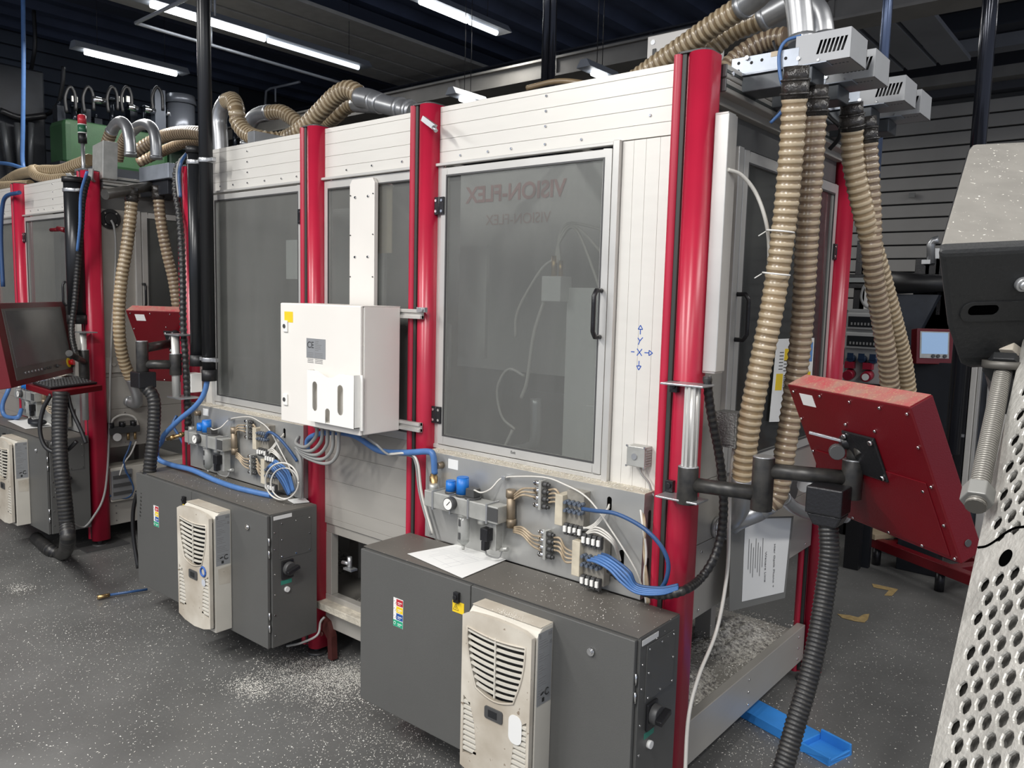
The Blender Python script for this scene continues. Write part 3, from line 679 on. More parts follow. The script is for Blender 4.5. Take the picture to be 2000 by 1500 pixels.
    if v != 0: 
        MB(S).add([(yf+.050, .001, z0+.24), (yb-.008, .001, z0+.235), (yb-.004, .0015, z0+.325), (yf+.046, .001, z0+.318)], [(0, 1, 2, 3)]).build('peeling_tape', CREAM, t, recalc=False)
    return t
cabinet(.075, 'dark grey control cabinet standing nearest, papers and swarf on its top')
cabinet(-1.897, 'dark grey control cabinet with a blue hose lying across its top')
cabinet(-4.495, 'dark grey control cabinet at the left edge carrying gloves and loose papers', lbl=False)
cooling(.075, 'dusty cream cooling unit cut off by the bottom edge, with a worn white sticker', 0)
cooling(-1.895, 'cream cooling unit with a round blue sticker, mounted on the middle cabinet', 1)
cooling(-4.495, 'cream cooling unit cut off by the left edge of the picture', 2)

# ================================================================ WHITE SWITCH BOX IN THE MIDDLE BAY
x0, x1, yb, yf, z0, z1 = -1.875, -1.307, -.087, -.285, 1.265, 1.800
t = thing('switch_box', 'white steel switch box with document pocket, hung across the middle bay', 'switch box', ((x0+x1)/2, (yb+yf)/2, z0))
MB().box(x0+.004, x1, yf, yb, z0, z1).build('body', WHITE, t, .004)
dr = MB().box(x0, x1-.004, yf-.016, yf-.002, z0-.002, z1+.002).build('door', WHITE, t, .004)
MB().box(x0, x1, yf-.01, yb, z1, z1+.003).build('rain_lip', WHITE, t, .001)
for px, py in ((559, 637), (559, 780)):
    p = at(px, py, y=yf-.016); k = MB().box(p.x-.016, p.x+.016, yf-.024, yf-.016, p.z-.026, p.z+.026).build('lock', WHITE2, dr, .003)
    MB().cyl((p.x-.004, yf-.024, p.z), (p.x-.004, yf-.026, p.z), .010, n=14).build('lock_core', DKGREY, k)
p = at(564, 619, y=yf-.016); MB().box(p.x-.032, p.x+.032, yf-.0172, yf-.016, p.z-.024, p.z+.024).build('yellow_label', YEL, dr)
text('lettering', 'CE', .001, frameM((0, 0, -5), (1, 0, 0), (0, 0, 1)), INK, dr) if False else None
a, c = at(599, 660, y=yf-.016), at(636, 702, y=yf-.016)
pl = MB().box(a.x, c.x, yf-.0175, yf-.016, c.z, a.z).build('rating_plate', LABEL, dr)
text('lettering', 'CE', .040, frameM((a.x+.030, yf-.0177, a.z-.030), (1, 0, 0), (0, 0, 1)), INK, pl)
b = MB()
for i in range(6): b.box(a.x+.062, a.x+.062+random.uniform(.02, .055), yf-.0182, yf-.0176, a.z-.012-i*.008, a.z-.009-i*.008)
for i in range(7): b.box(a.x+.008, a.x+.050, yf-.0182, yf-.0176, a.z-.064-i*.007, a.z-.062-i*.007).box(a.x+.060, a.x+.115, yf-.0182, yf-.0176, a.z-.064-i*.007, a.z-.062-i*.007)
b.build('fine_print', INKG, pl)['kind'] = 'stuff'
# document pocket
A, B_ = at(601, 722, y=yf-.05), at(692, 838, y=yf-.05); w2, h2 = (B_.x-A.x), (A.z-B_.z)
def oval(x_, z_, hw_, hh_, n=8, open_=False):
    P = []
    for i in range(n+1): a_ = PI*i/n; P.append((x_+hw_*math.cos(a_), z_+hh_-hw_+hw_*math.sin(a_)))
    if open_: P += [(x_-hw_, z_-hh_), (x_+hw_, z_-hh_)]
    else:
        for i in range(n+1): a_ = PI+PI*i/n; P.append((x_+hw_*math.cos(a_), z_-hh_+hw_+hw_*math.sin(a_)))
    return P
out = [(0, 0)]+[(w2*.40, 0), (w2*.40, h2*.26), (w2*.43, h2*.30), (w2*.47, h2*.30), (w2*.50, h2*.26), (w2*.50, 0)]+[(w2, 0), (w2, h2)]
out += [(w2*.70-(w2*.44)*i/8, h2-math.sin(PI*i/8)*h2*.10) for i in range(9)]+[(0, h2)]
M = frameM((A.x, yf-.052, B_.z), (1, 0, 0), (0, 0, 1))
pk = plate2d(out, [oval(w2*.17, h2*.50, w2*.055, h2*.29), oval(w2*.72, h2*.50, w2*.060, h2*.29)], .003, M, 'document_pocket', WHITE2, t)
b = MB(); b.box(A.x, A.x+.003, yf-.052, yf-.016, B_.z, A.z); b.box(B_.x-.003, B_.x, yf-.052, yf-.016, B_.z, A.z); b.box(A.x, B_.x, yf-.052, yf-.016, B_.z, B_.z+.003); b.build('pocket_sides', WHITE2, pk)
MB().box(B_.x, B_.x+.016, yf-.022, yf-.016, B_.z-.01, A.z).build('pocket_rim', WHITE2, pk)
for z in (1.775, 1.292):
    rl = MB(); rl.box(-1.98, -1.185, -.087, -.066, z+.004, z+.018).box(-1.98, -1.185, -.087, -.066, z-.022, z-.008).box(-1.98, -1.185, -.078, -.066, z-.022, z+.018); rl.build('mounting_rail', FRAME, t, .001)
MB().box(-1.20, -1.150, -.095, -.078, 1.782, 1.802).cyl((-1.165, -.095, 1.792), (-1.165, -.102, 1.792), .008, n=10).build('rail_bracket', STEEL, t, .001)
for i, x in enumerate((-1.74, -1.70, -1.66, -1.62, -1.58, -1.40)): MB().cyl((x, -.2, 1.262), (x, -.2, 1.235), .016, n=10).build('cable_gland', TUBEG, t)
# grey cables from the box to the post's left
b = MB()
for i, x in enumerate((-1.74, -1.70, -1.66, -1.62, -1.58)):
    k = i*.014
    tubes('grey_cable', [(x, -.2, 1.24), (x-.01, -.2, 1.19-k), (x-.10, -.19, 1.130-k), (x-.22+i*-.02, -.16, 1.125-k), (-1.98-.006*i, -.13, 1.15-k), (-2.01+.008*i, -.12, 1.09-k), (-2.02+.008*i, -.11, .95), (-2.03+.008*i, -.11, .84)], .0085, TUBEG, ['outermost', 'second', 'middle', 'fourth', 'innermost'][i]+' of five grey cables looping under the white switch box, counted from its left', group='grey cables under the switch box')
tubes('blue_hose', [at(600, 880, y=-.12), at(604, 856, y=-.12), at(640, 845, y=-.13), at(690, 850, y=-.14), at(740, 880, y=-.13), at(790, 884, y=-.13), at(835, 882, y=-.12), at(846, 890, y=-.12), at(849, 925, y=-.11)], .0135, BLUE, 'blue hose crossing the middle bay below the switch box and turning down at the plate', 'hose', n=10)
tubes('grey_cable', [(-1.40, -.2, 1.24), at(735, 868, y=-.18), at(760, 888, y=-.15), at(800, 890, y=-.12), at(812, 905, y=-.11), at(820, 965, y=-.10), at(842, 1045, y=-.10)], .0055, TUBEG, 'grey cable clipped down the post left of the right pneumatic plate', 'cable')
tubes('white_cable', [at(761, 887, y=-.16), at(800, 886, y=-.13), at(816, 905, y=-.12), at(824, 965, y=-.11), at(845, 1042, y=-.11)], .0055, TUBEW, 'white cable tied beside the grey one on the red post', 'cable')

# ================================================================ PNEUMATIC PLATES
def fit_block(root, c, dx, n=4, s=1.0):
    """a row of screw-in fittings on a pale bar"""
    c = c+V((dx, 0, 0)); r = MB().box(c.x-.006, c.x+.006, c.y-.02, c.y+.012, c.z-.055*s, c.z+.055*s).build('manifold_bar', BODY, root, .001)
    for i in range(n):
        z = c.z+.042*s-i*.028*s
        MB().cyl((c.x-.030, c.y-.006, z), (c.x-.006, c.y-.006, z), .011, n=8).cyl((c.x-.036, c.y-.006, z), (c.x-.030, c.y-.006, z), .008, n=8).build('fitting', CHROME, r)
        MB().cyl((c.x+.006, c.y-.006, z), (c.x+.026, c.y-.006, z), .010, n=8).cyl((c.x+.026, c.y-.006, z), (c.x+.036, c.y-.006, z), .007, n=8).build('fitting', DKGREY, r)
    return r
def valve_island(root, c, dx, n=4, big=False):
    c = c+V((dx, 0, 0)); W = .040 if not big else .046; Hh = .075 if not big else .085
    g = MB().box(c.x-W, c.x-W+.034, c.y-.035, c.y+.03, c.z-Hh*.75, c.z+Hh*.75).build('valve_island', BEIGE, root, .002)
    MB().box(c.x-W+.034, c.x+W+.03, c.y-.010, c.y+.03, c.z-Hh, c.z+Hh).build('valve_base', mat('valve_base', (.30, .28, .24), .5, 0, .3, 30), g, .002)
    for i in range(n):
        x = c.x-W+.045+i*.021
        MB().box(x-.008, x+.008, c.y-.028, c.y-.010, c.z-Hh-.012, c.z-Hh+.030).build('solenoid', DKGREY, g, .002)
        MB().box(x-.006, x+.006, c.y-.036, c.y-.028, c.z-Hh+.0, c.z-Hh+.022).build('coil_plug', WHITE2, g, .001)
        if big:
            MB().box(x-.008, x+.008, c.y-.028, c.y-.010, c.z+Hh-.034, c.z+Hh+.010).build('solenoid', DKGREY, g, .002)
            MB().box(x-.006, x+.006, c.y-.036, c.y-.028, c.z+Hh-.022, c.z+Hh+.0).build('coil_plug', WHITE2, g, .001)
        for k in range(2):
            z = c.z+.014-k*.030+(.02 if not big else 0)
            MB().cyl((x, c.y-.008, z), (x, c.y-.030, z), .008, n=8).cyl((x, c.y-.030, z), (x, c.y-.040, z), .006, n=8).build('fitting', mat('fitting_blue_grey', (.16, .19, .24), .35, .5), g)
    return g
def plate(dx, x0, x1, label, full=True):
    y = -.075; z0, z1 = .823, 1.195
    t = thing('pneumatic_plate', label, 'valve panel', ((x0+x1)/2, y+.03, z0), 'steel pneumatic plates')
    def w(px, py, yy=-.10): p = at(px, py, y=yy); return V((p.x+dx, yy, p.z))
    M = frameM((0, y+.0015, 0), (1, 0, 0), (0, 0, 1))
    def slot(px, py, hh): c = w(px, py, y); return oval(c.x, c.z, .010, hh)
    holes = [slot(1190, 984, .026), slot(1214, 1090, .030)]
    bp = plate2d([(x0, z0), (x1, z0), (x1, z1), (x0, z1)], holes, .003, M, 'back_plate', PLATE, t)
    MB().box(x0, x1, y, .0, z1, z1+.003).build('dusty_lip', mat('ledge_dusty', (.62, .57, .47), .7, 0, .25, 30, bump=.5, bscale=80), t)
    MB().box(x1-.003, x1, y+.002, 0, z0, z1).build('side_flange', PLATE, t)
    MB(TS(x1)).prism(oval(-.036, 1.13-.02, .009, .032), 0, .001, 'y') .build('flange_slot', mat('dark_inner', (.012, .012, .012), .7), t) if False else None
    b = MB()
    for zc in (1.10, .93): b.prism([(p_[0], p_[1]) for p_ in oval(-.036, zc, .009, .034)], x1-.0005, x1+.0006, 'x')
    b.build('flange_slots', mat('dark_inner', (.012, .012, .012), .7), t)['kind'] = 'stuff'
    # label at the top left
    p = w(885, 907, y-.001); MB().box(p.x-.028, p.x+.028, y-.0015, y, p.z-.020, p.z+.020).build('plate_label', LABELW, t)
    # service unit
    a, c = w(850, 975), w(997, 1000); zc = (a.z+c.z)/2+.012
    su = MB().box(a.x, c.x-.01, -.165, -.10, zc-.040, zc+.028).build('service_unit', BODY, t, .004)
    L = c.x-.01-a.x
    for i in range(4):
        xx = a.x+L*(.13+.245*i); MB().box(xx-.004, xx+.004, -.170, -.097, zc-.046, zc+.034).build('joint_clamp', STEEL, su, .001)
    MB().cyl((a.x+.02, -.132, zc+.02), (a.x+.02, -.132, zc+.050), .018, n=10).build('inlet_block', BODY, su)
    MB().box(c.x-.06, c.x-.008, -.168, -.166, zc-.030, zc+.022).build('black_cover', DKGREY, su)
    def knob(px, py, r, h):
        p = w(px, py, -.13); b_ = zc+.028
        MB().cyl((p.x, -.13, b_), (p.x, -.13, b_+.010), r*1.1, n=16).build('knob_collar', DKGREY, su)
        MB().cyl((p.x, -.13, b_+.010), (p.x, -.13, b_+h), r, r*.96, 20).cyl((p.x, -.13, b_+h), (p.x, -.13, b_+h+.003), r*.9, n=20).build('adjusting_knob', BLUEP, su)
    knob(881, 945, .022, .050); knob(904, 940, .026, .075)
    p = w(924, 955, -.13); MB().cyl((p.x, -.13, zc+.028), (p.x, -.13, zc+.036), .034, n=18).box(p.x-.022, p.x+.022, -.15, -.11, zc+.036, zc+.070).build('solenoid_head', DKGREY, su, .002)
    p = w(882, 983, -.17); g_ = MB().cyl((p.x, -.165, p.z), (p.x, -.192, p.z), .026, n=24).build('pressure_gauge', DKGREY, su)
    MB().cyl((p.x, -.192, p.z), (p.x, -.1935, p.z), .0225, n=24).build('gauge_face', WHITE2, g_); MB().obox((p.x+.004, -.1942, p.z+.004), (.009, 0, .009), (0, .0003, 0), (-.001, 0, .001)).build('gauge_needle', INK, g_)
    p = w(906, 1000, -.132); zb = zc-.040
    MB().cyl((p.x, -.132, zb), (p.x, -.132, zb-.115), .025, .024, 18).cyl((p.x, -.132, zb-.115), (p.x, -.132, zb-.132), .024, .010, 18).build('filter_bowl', CLEAR, su)
    for dz in (.02, .075): MB().box(p.x-.004, p.x+.006, -.1595, -.156, zb-dz-.028, zb-dz).build('bowl_window', DKGREY, su, .001)
    MB().cyl((p.x, -.132, zb), (p.x, -.132, zb-.010), .028, n=18).cyl((p.x, -.132, zb-.132), (p.x, -.132, zb-.150), .006, n=8).build('bowl_collar', BODY, su)
    p = w(944, 1010, -.13); MB().cyl((p.x, -.13, zb), (p.x, -.13, zb-.022), .024, .022, 16).build('drain_cup', BODY, su)
    p = w(968, 1020, -.12); MB().box(p.x-.018, p.x+.020, -.14, -.10, zb-.115, zb).build('pressure_switch', BODY, su, .002)
    p = w(953, 1045, -.15); MB().box(p.x-.020, p.x+.018, -.175, -.14, p.z-.020, p.z+.030).box(p.x-.014, p.x+.006, -.175, -.145, p.z-.058, p.z-.020).build('plug', BLACKM, su, .003)
    MB().tube([(p.x-.004, -.16, p.z-.058), (p.x+.0, -.15, p.z-.080), (p.x+.03, -.12, p.z-.090), w(980, 1075, -.11)], .004, 6).build('lead', TUBEG, su)
    MB().cyl(w(976, 1073, -.11), w(992, 1072, -.11), .009, n=10).build('cable_gland', BODY, t)
    p0, p1 = w(998, 962, -.10), w(998, 1030, -.10)
    MB().cyl(p0, p1, .017, n=12).cyl(p0+V((0, 0, .012)), p0+V((0, 0, -.02)), .020, n=6).cyl(p1+V((0, 0, .035)), p1+V((0, 0, .006)), .020, n=6).build('distributor', mat('brown_brass', (.30, .24, .17), .45, .6, .2, 30), t)
    # inlet elbow and coupling
    if full: MB().cyl(w(847, 925, -.11), w(848, 968, -.12), .015, n=12).cyl(w(847, 930, -.11), w(847, 940, -.11), .018, n=6).cyl(w(848, 952, -.11), w(848, 960, -.11), .018, n=6).build('brass_coupling', BRASS, t)
    p = w(859, 909, -.09); MB().cyl((p.x, y, p.z), (p.x, y-.030, p.z), .015, .013, 12).build('plug_fitting', mat('brown_brass', (.30, .24, .17), .45, .6), t)
    fit_block(t, w(1060, 966, -.095), dx*0, 4); fit_block(t, w(1069, 1063, -.095), 0, 4)
    valve_island(t, w(1112, 995, -.105), 0, 4); valve_island(t, w(1148, 1090, -.115), 0, 4, True)
    for i in range(3): MB().tube([w(1003, 968+i*4, -.10), w(1020, 955+i*6, -.125), w(1040, 954+i*8, -.12), w(1048, 955+i*9, -.10)], .0042, 6).build('beige_tube', TUBEB, t)
    for i in range(4): MB().tube([w(1072, 957+i*8, -.10), w(1085, 956+i*8, -.125), w(1094, 968+i*6, -.12), w(1100, 978+i*7, -.11)], .0042, 6).build('beige_tube', TUBEB, t)
    for i in range(4): MB().tube([w(1003, 1030+i*3, -.10), w(1020, 1030+i*5, -.125), w(1040, 1045+i*7, -.12), w(1057, 1048+i*9, -.10)], .0042, 6).build('beige_tube', TUBEB, t)
    for i in range(4): MB().tube([w(1082, 1050+i*8, -.10), w(1094, 1052+i*9, -.125), w(1104, 1070+i*9, -.12), w(1122, 1080+i*6, -.11)], .0042, 6).build('beige_tube', TUBEB, t)
    # cables of the solenoids through the slots
    for i in range(3):
        MB().tube([w(1135, 1030+i*2, -.12), w(1160, 1030-i*3, -.13), w(1182, 1005-i*3, -.11), w(1190, 985+i*3, -.08)], .0035, 6).build('solenoid_lead', TUBEW, t)
        MB().tube([w(1140, 1045, -.12), w(1165, 1030+i*5, -.15), w(1195, 1050+i*5, -.15), w(1208, 1080+i*4, -.10), w(1212, 1095, -.085)], .0035, 6).build('solenoid_lead', TUBEW, t)
    MB().tube([w(1105, 1035, -.12), w(1118, 1042, -.14), w(1135, 1036, -.13), w(1150, 1035, -.12)], .0035, 6).build('solenoid_lead', DKGREY, t)
    MB().tube([w(926, 957, -.15), w(940, 962, -.16), w(958, 955, -.13), w(975, 937, -.10), w(985, 934, -.095), w(1000, 931, -.10), w(1060, 932, -.11), w(1100, 945, -.12), w(1150, 975, -.13), w(1200, 1045, -.13), w(1240, 1110, -.12), w(1255, 1150, -.11)], .0034, 6).build('white_lead', TUBEW, t)
    MB().box(w(985, 934).x-.012, w(985, 934).x+.006, -.105, -.075, w(985, 934).z-.008, w(985, 934).z+.008).build('cable_clip', STEEL, t, .001)
    return t, w
tA, wA = plate(0, -1.150, -.085, 'steel pneumatic plate with blue knobs and valves above the nearest cabinet')
tB, wB = plate(-1.955, -3.125, -2.020, 'steel pneumatic plate crowded with blue tubes above the middle cabinet', False)
tC, wC = plate(-4.57, -5.75, -4.65, 'pneumatic plate half hidden behind the keyboard tray at the left edge', False)
# free hoses of the right plate
tubes('blue_hose', [wA(1138, 994, -.14), wA(1165, 998, -.17), wA(1205, 1004, -.18), wA(1255, 1030, -.18), wA(1290, 1065, -.17), wA(1305, 1100, -.16), wA(1300, 1135, -.15), wA(1284, 1158, -.14)], .0075, BLUED, 'dark blue hose arching from the upper valve block over the corner post', 'hose')
for i in range(5):
    s_ = i*4
    tubes('blue_tube', [wA(1148+i*7, 1094-i*3, -.16), wA(1165+i*6, 1098-i*3, -.19), wA(1190+i*5, 1112-i*3, -.20), wA(1215+i*4, 1138-i*5, -.20), wA(1245, 1158-i*4, -.19), wA(1290, 1160-i*3, -.18), wA(1325, 1150-i*2, -.16)], .0052, BLUE if i < 4 else BLUED, ['lowest', 'second lowest', 'middle', 'second highest', 'highest and darkest'][i]+' of five blue tubes sweeping from the big right valve block', 'hose', 'blue tubes of the right valve block')
for i in range(3):
    tubes('white_tube', [wA(1250+i*3, 985+i*6, -.06), wA(1256+i*2, 1030, -.10), wA(1262-i*2, 1080, -.10), wA(1258+i*3, 1130, -.10), wA(1262+i*3, 1178, -.10)], .0045, TUBEB if i else TUBEW, ['whitish', 'beige, middle', 'beige, rightmost'][i]+' of three thin tubes tied beside the right plate flange', 'hose', 'pale tubes beside the plate flange')
# free hoses of the left plate
for i in range(6):
    tubes('blue_tube', [wB(1148+i*7, 1090-i*3, -.16), wB(1170+i*6, 1085-i*3, -.20), wB(1195+i*5, 1100-i*4, -.21), wB(1220+i*6, 1135-i*6, -.19), wB(1238+i*5, 1170-i*2, -.17)], .0055, BLUE if i % 3 else BLUED, ['lowest', 'second lowest', 'third lowest', 'third highest', 'second highest', 'highest'][i]+' of six blue tubes falling from the left valve block', 'hose', 'blue tubes of the left valve block')
b = MB()
P = [at(551+36*math.cos(a)*.9, 940+36*math.sin(a), y=-.22+.02*math.sin(a)) for a in [i*2*PI/20 for i in range(21)]]; b.tube(P, .0045, 6, 3)
P = [at(556+30*math.cos(a)*.9, 944+30*math.sin(a), y=-.20+.02*math.cos(a)) for a in [i*2*PI/20 for i in range(21)]]; b.tube(P, .004, 6, 3)
single('coiled_cable', b, TUBEW, 'white cable coiled in a ring in front of the left valve block', 'cable')
tubes('blue_tube', [wB(1138, 996, -.14), wB(1165, 985, -.17), wB(1200, 1000, -.17), wB(1235, 1035, -.15), wB(1262, 1072, -.13)], .0075, BLUED, 'dark blue hose from the upper left valve block to the post', 'hose')
# big blue supply hose from the black riser
tubes('blue_supply_hose', [at(406, 738, y=-.12), at(398, 770, y=-.13), at(380, 795, y=-.16), at(350, 820, y=-.20), at(322, 848, y=-.22), at(316, 862, y=-.22), at(306, 878, y=-.21), at(310, 897, y=-.20), at(335, 908, y=-.19), at(375, 918, y=-.20), at(420, 938, z=.835), at(460, 952, z=.835), at(505, 963, z=.835), at(530, 968, z=.835)], .0145, BLUE, 'thick light-blue supply hose dropping from the black riser and lying over the middle cabinet', 'hose', n=10)
single('hose_coupling', MB().cyl(at(326, 858, y=-.215), at(364, 846, y=-.14), .011, n=10).cyl(at(332, 856, y=-.205), at(340, 853, y=-.19), .016, n=6).cyl(at(350, 850, y=-.17), at(358, 848, y=-.15), .016, n=6), BRASS, 'brass quick coupling between the thick blue hose and the left plate', 'coupling')
tubes('blue_tube', [at(345, 812, y=.05), at(338, 830, y=.02), at(352, 855, y=0), at(364, 880, y=-.02), at(372, 915, y=-.05)], .009, BLUED, 'thin blue hose hanging behind the thick supply hose', 'hose')
# small square sensor boxes on the fronts
def sensor(px, py, y, label, S=.036):
    p = at(px, py, y=y); t = thing('sensor_box', label, 'sensor', (p.x, -.02, p.z-S))
    MB().box(p.x-S, p.x+S, y, 0, p.z-S, p.z+S).build('body', BODY, t, .003)
    MB().cyl((p.x-.004, y, p.z), (p.x-.004, y-.004, p.z), .011, n=14).build('centre_plug', STEEL, t)
    for a in (-1, 1):
        for c in (-1, 1): MB().cyl((p.x+a*S*.98, y+.004, p.z+c*S*.98), (p.x+a*S*.98, y-.002, p.z+c*S*.98), .004, n=8).build('screw', CHROME, t)
    b = MB()
    for i in range(7): b.box(p.x+S, p.x+S+.003, y+.008, -.008, p.z-S*.8+i*S*.25, p.z-S*.8+i*S*.25+.004)
    b.build('cooling_fins', STEEL, t)['kind'] = 'stuff'; return p
p = sensor(1241, 892, -.05, 'small square grey sensor box on the boards left of the corner post')
tubes('grey_cable', [(p.x+.01, -.03, p.z-.036), (p.x+.015, -.03, p.z-.06), (p.x+.04, -.02, p.z-.09), (p.x+.055, -.02, p.z-.125), (p.x+.085, -.02, p.z-.14)], .004, TUBEG, 'short cable hanging from the sensor box into the corner post')
# papers on the nearest cabinet
c0 = [at(797, 1083, z=.8225), at(913, 1061, z=.8225), at(988, 1094, z=.8225), at(903, 1130, z=.8225)]
def sheet(name, Q, th, m, label, cat, rows=0):
    t = thing(name, label, cat, (Q[0]+Q[2])/2)
    up = V((0, 0, th)); MB().add(Q+[q+up for q in Q], [(0, 1, 2, 3), (4, 5, 6, 7), (0, 1, 5, 4), (1, 2, 6, 5), (2, 3, 7, 6), (3, 0, 4, 7)]).build('sheet', m, t)
    if rows:
        b = MB(); u = Q[2]-Q[1]; v = Q[0]-Q[1]
        for i in range(rows):
            s0 = .10+.8*i/rows; e = random.uniform(.4, .9); st = random.uniform(.05, .3)
            A = Q[1]+u*s0+v*st+up*1.05; b.add([A, A+v*(e-st), A+v*(e-st)+u*.006, A+u*.006], [(0, 1, 2, 3)])
        for s_ in (.35, .6, .8):
            A = Q[1]+u*.35+v*s_+up*1.05; b.add([A, A+u*.5, A+u*.5+v*.004, A+v*.004], [(0, 1, 2, 3)])
        b.build('drawing_lines', mat('faint_ink', (.45, .45, .47), .7), t, recalc=False)['kind'] = 'stuff'
    return t
sheet('paper_sheet', [V((p.x-.01, p.y+.006, .8215)) for p in c0], .0012, PAPER, 'lower white sheet of the pair lying on the nearest cabinet', 'paper')
sheet('paper_drawing', [V((p.x, p.y, .824)) for p in c0], .0012, PAPER, 'white drawing with faint line tables on top of the nearest cabinet', 'paper', 12)
# ================================================================ BLACK RISER PIPES LEFT OF THE BIG MACHINE
MATTEB = mat('pipe_black', (.016, .017, .019), .3, .2)
def vpipe(name, x, y, z0, z1, r, m, label, cap=True, clamps=()):
    t = thing(name, label, 'pipe', (x, y, z0))
    MB().cyl((x, y, z0), (x, y, z1), r, n=20).build('tube', m, t)
    if cap: MB().cyl((x, y, z1), (x, y, z1+.035), r*1.15, n=20).build('end_cap', BLACK, t)
    MB().cyl((x, y, z0-.002), (x, y, z0+.06), r*1.12, n=20).build('end_collar', BLACK, t)
    for z in clamps: MB().cyl((x, y, z-.012), (x, y, z+.012), r*1.1, n=20).box(x+r*.9, x+r+.05, y-.012, y+.012, z-.010, z+.010).build('pipe_clamp', STEEL, t, .002)
    return t
a_ = at(381, 400, y=-.11).x; c_ = at(403, 400, y=-.11).x; c2 = at(397, 100, y=-.11).x
vpipe('short_riser', a_, -.11, at(380, 713, y=-.11).z, at(380, 300, y=-.11).z, .038, MATTEB, 'shorter black pipe with a cap, left of the tall riser', True, (2.545, 1.47))
vpipe('tall_riser', c_+.002, -.11, at(403, 742, y=-.11).z, 5.25, .036, MATTEB, 'tall black riser pipe from the roof feeding the blue supply hose', False, (2.545, 1.47))
q = at(141, 400, y=-.11); vpipe('short_riser', q.x, -.10, 1.60, at(141, 357, y=-.10).z, .060, MATTEB, 'black capped pipe on the front of the left machine', True, (2.50,))
# isolator switch box beside the riser foot
p = at(389, 746, y=-.03); t = thing('isolator_box', 'small white junction box right under the black risers', 'junction box', (p.x, -.03, p.z-.05))
MB().box(p.x-.04, p.x+.035, -.10, -.03, p.z-.055, p.z+.055).build('body', WHITE2, t, .003); MB().cyl((p.x-.005, -.10, p.z), (p.x-.005, -.106, p.z), .012, n=12).build('knob', STEEL, t)

# ================================================================ SUCTION BOXES AND RIBBED HOSES OVER THE SIDE
BOXM = mat('box_grey_paint', (.40, .41, .42), .42, .25, .08, 6)
BRKT = mat('zinc_bracket', (.42, .46, .52), .35, .5, .2, 12)
def suction(dx, y, label, vents=True, m=BOXM, w_=.165, x0=.245):
    t = thing('suction_box', label, 'suction box', (dx+x0, y, 2.60), 'vented suction boxes')
    X0, X1 = dx+x0, dx+x0+.170; Y0, Y1 = y-.01, y+.155; Z0, Z1 = 2.612, 2.702
    # hollow housing: front with slanted vents, back, sides, lid
    def sl(u, n): return [(u+.006*1, .024), (u+.014, .024), (u+.026, .066), (u+.018, .066)]
    holes = [sl(.060+i*.0125, 8) for i in range(7)] if vents else []
    M = frameM((X0, Y0, Z0), (1, 0, 0), (0, 0, 1)); plate2d([(0, 0), (.170, 0), (.170, .090), (0, .090)], holes, .002, M, 'vented_front', m, t)
    M2 = frameM((X0, Y0, Z0+.001), (1, 0, 0), (0, 1, 0)); bh = []
    for i in range(9): bh.append([(.052+i*.0115, .045), (.059+i*.0115, .045), (.059+i*.0115, .055), (.052+i*.0115, .055)])
    plate2d([(0, 0), (.170, 0), (.170, .165), (0, .165)], bh, .002, M2, 'underside', m, t)
    MB().box(X0, X1, Y0, Y1, Z1-.002, Z1).build('lid', m, t)
    MB().box(X1-.002, X1, Y0, Y1, Z0, Z1-.002).build('end_wall', m, t)
    MB().box(X0, X0+.002, Y0, Y1, Z0, Z1-.002).build('end_wall', m, t)
    MB().box(X0, X1, Y1-.002, Y1, Z0, Z1-.002).build('rear_wall', m, t)
    MB().box(X0+.02, X1-.02, Y0+.03, Y1-.03, Z0+.01, Z1-.015).build('dark_core', mat('dark_inner', (.012, .012, .012), .7), t)
    bolts(t, Matrix(((1, 0, 0, 0), (0, 1, 0, 0), (0, 0, 1, 0), (0, 0, 0, 1))), [], 1) if False else None
    MB().cyl((X0+.012, Y0, Z0+.020), (X0+.012, Y0-.006, Z0+.020), .006, n=10).build('screw', CHROME, t)
    MB().cyl((X0+.075, Y0, Z0+.006), (X0+.075, Y0-.005, Z0+.006), .004, n=8).build('screw', CHROME, t)
    # bracket back to the roof rail
    bx = MB().box(dx+.03, X0+.012, y-.012, y-.008, 2.612, 2.668).box(dx+.03, X0+.10, y-.012, y+.05, 2.608, 2.612); k = bx.build('bracket', BRKT, t, .001)
    h = MB()
    for u, z in ((.055, 2.650), (.055, 2.625), (.10, 2.645), (.135, 2.648), (.215, 2.64)): h.cyl((dx+u, y-.0125, z), (dx+u, y-.0118, z), .0055, n=10)
    h.build('bracket_holes', mat('dark_inner', (.012, .012, .012), .7), k)['kind'] = 'stuff'
    MB().cyl((dx+.085, y-.012, 2.662), (dx+.085, y-.020, 2.662), .008, n=6).build('bracket_bolt', STEEL, k)
    MB().box(dx+.165, dx+.20, y-.013, y-.012, 2.652, 2.668).build('cream_tag', mat('cream_strip', (.60, .50, .36), .6), k)
    MB().box(dx+.05, dx+.30, y-.005, y+.11, 2.555, 2.605).build('damper_housing', mat('dark_zinc', (.10, .11, .12), .4, .4, .3, 14), t, .003)
    return t
ys = (.19, .45, .83, 1.07)
labs = ['nearest vented grey suction box, hung highest over the pair of front hoses', 'second vented box, mostly hidden behind the nearest one', 'third vented box from the front, above the far pair of hoses', 'rearmost vented box, partly hidden behind the third']
for y, l in zip(ys, labs): suction(0, y, l)
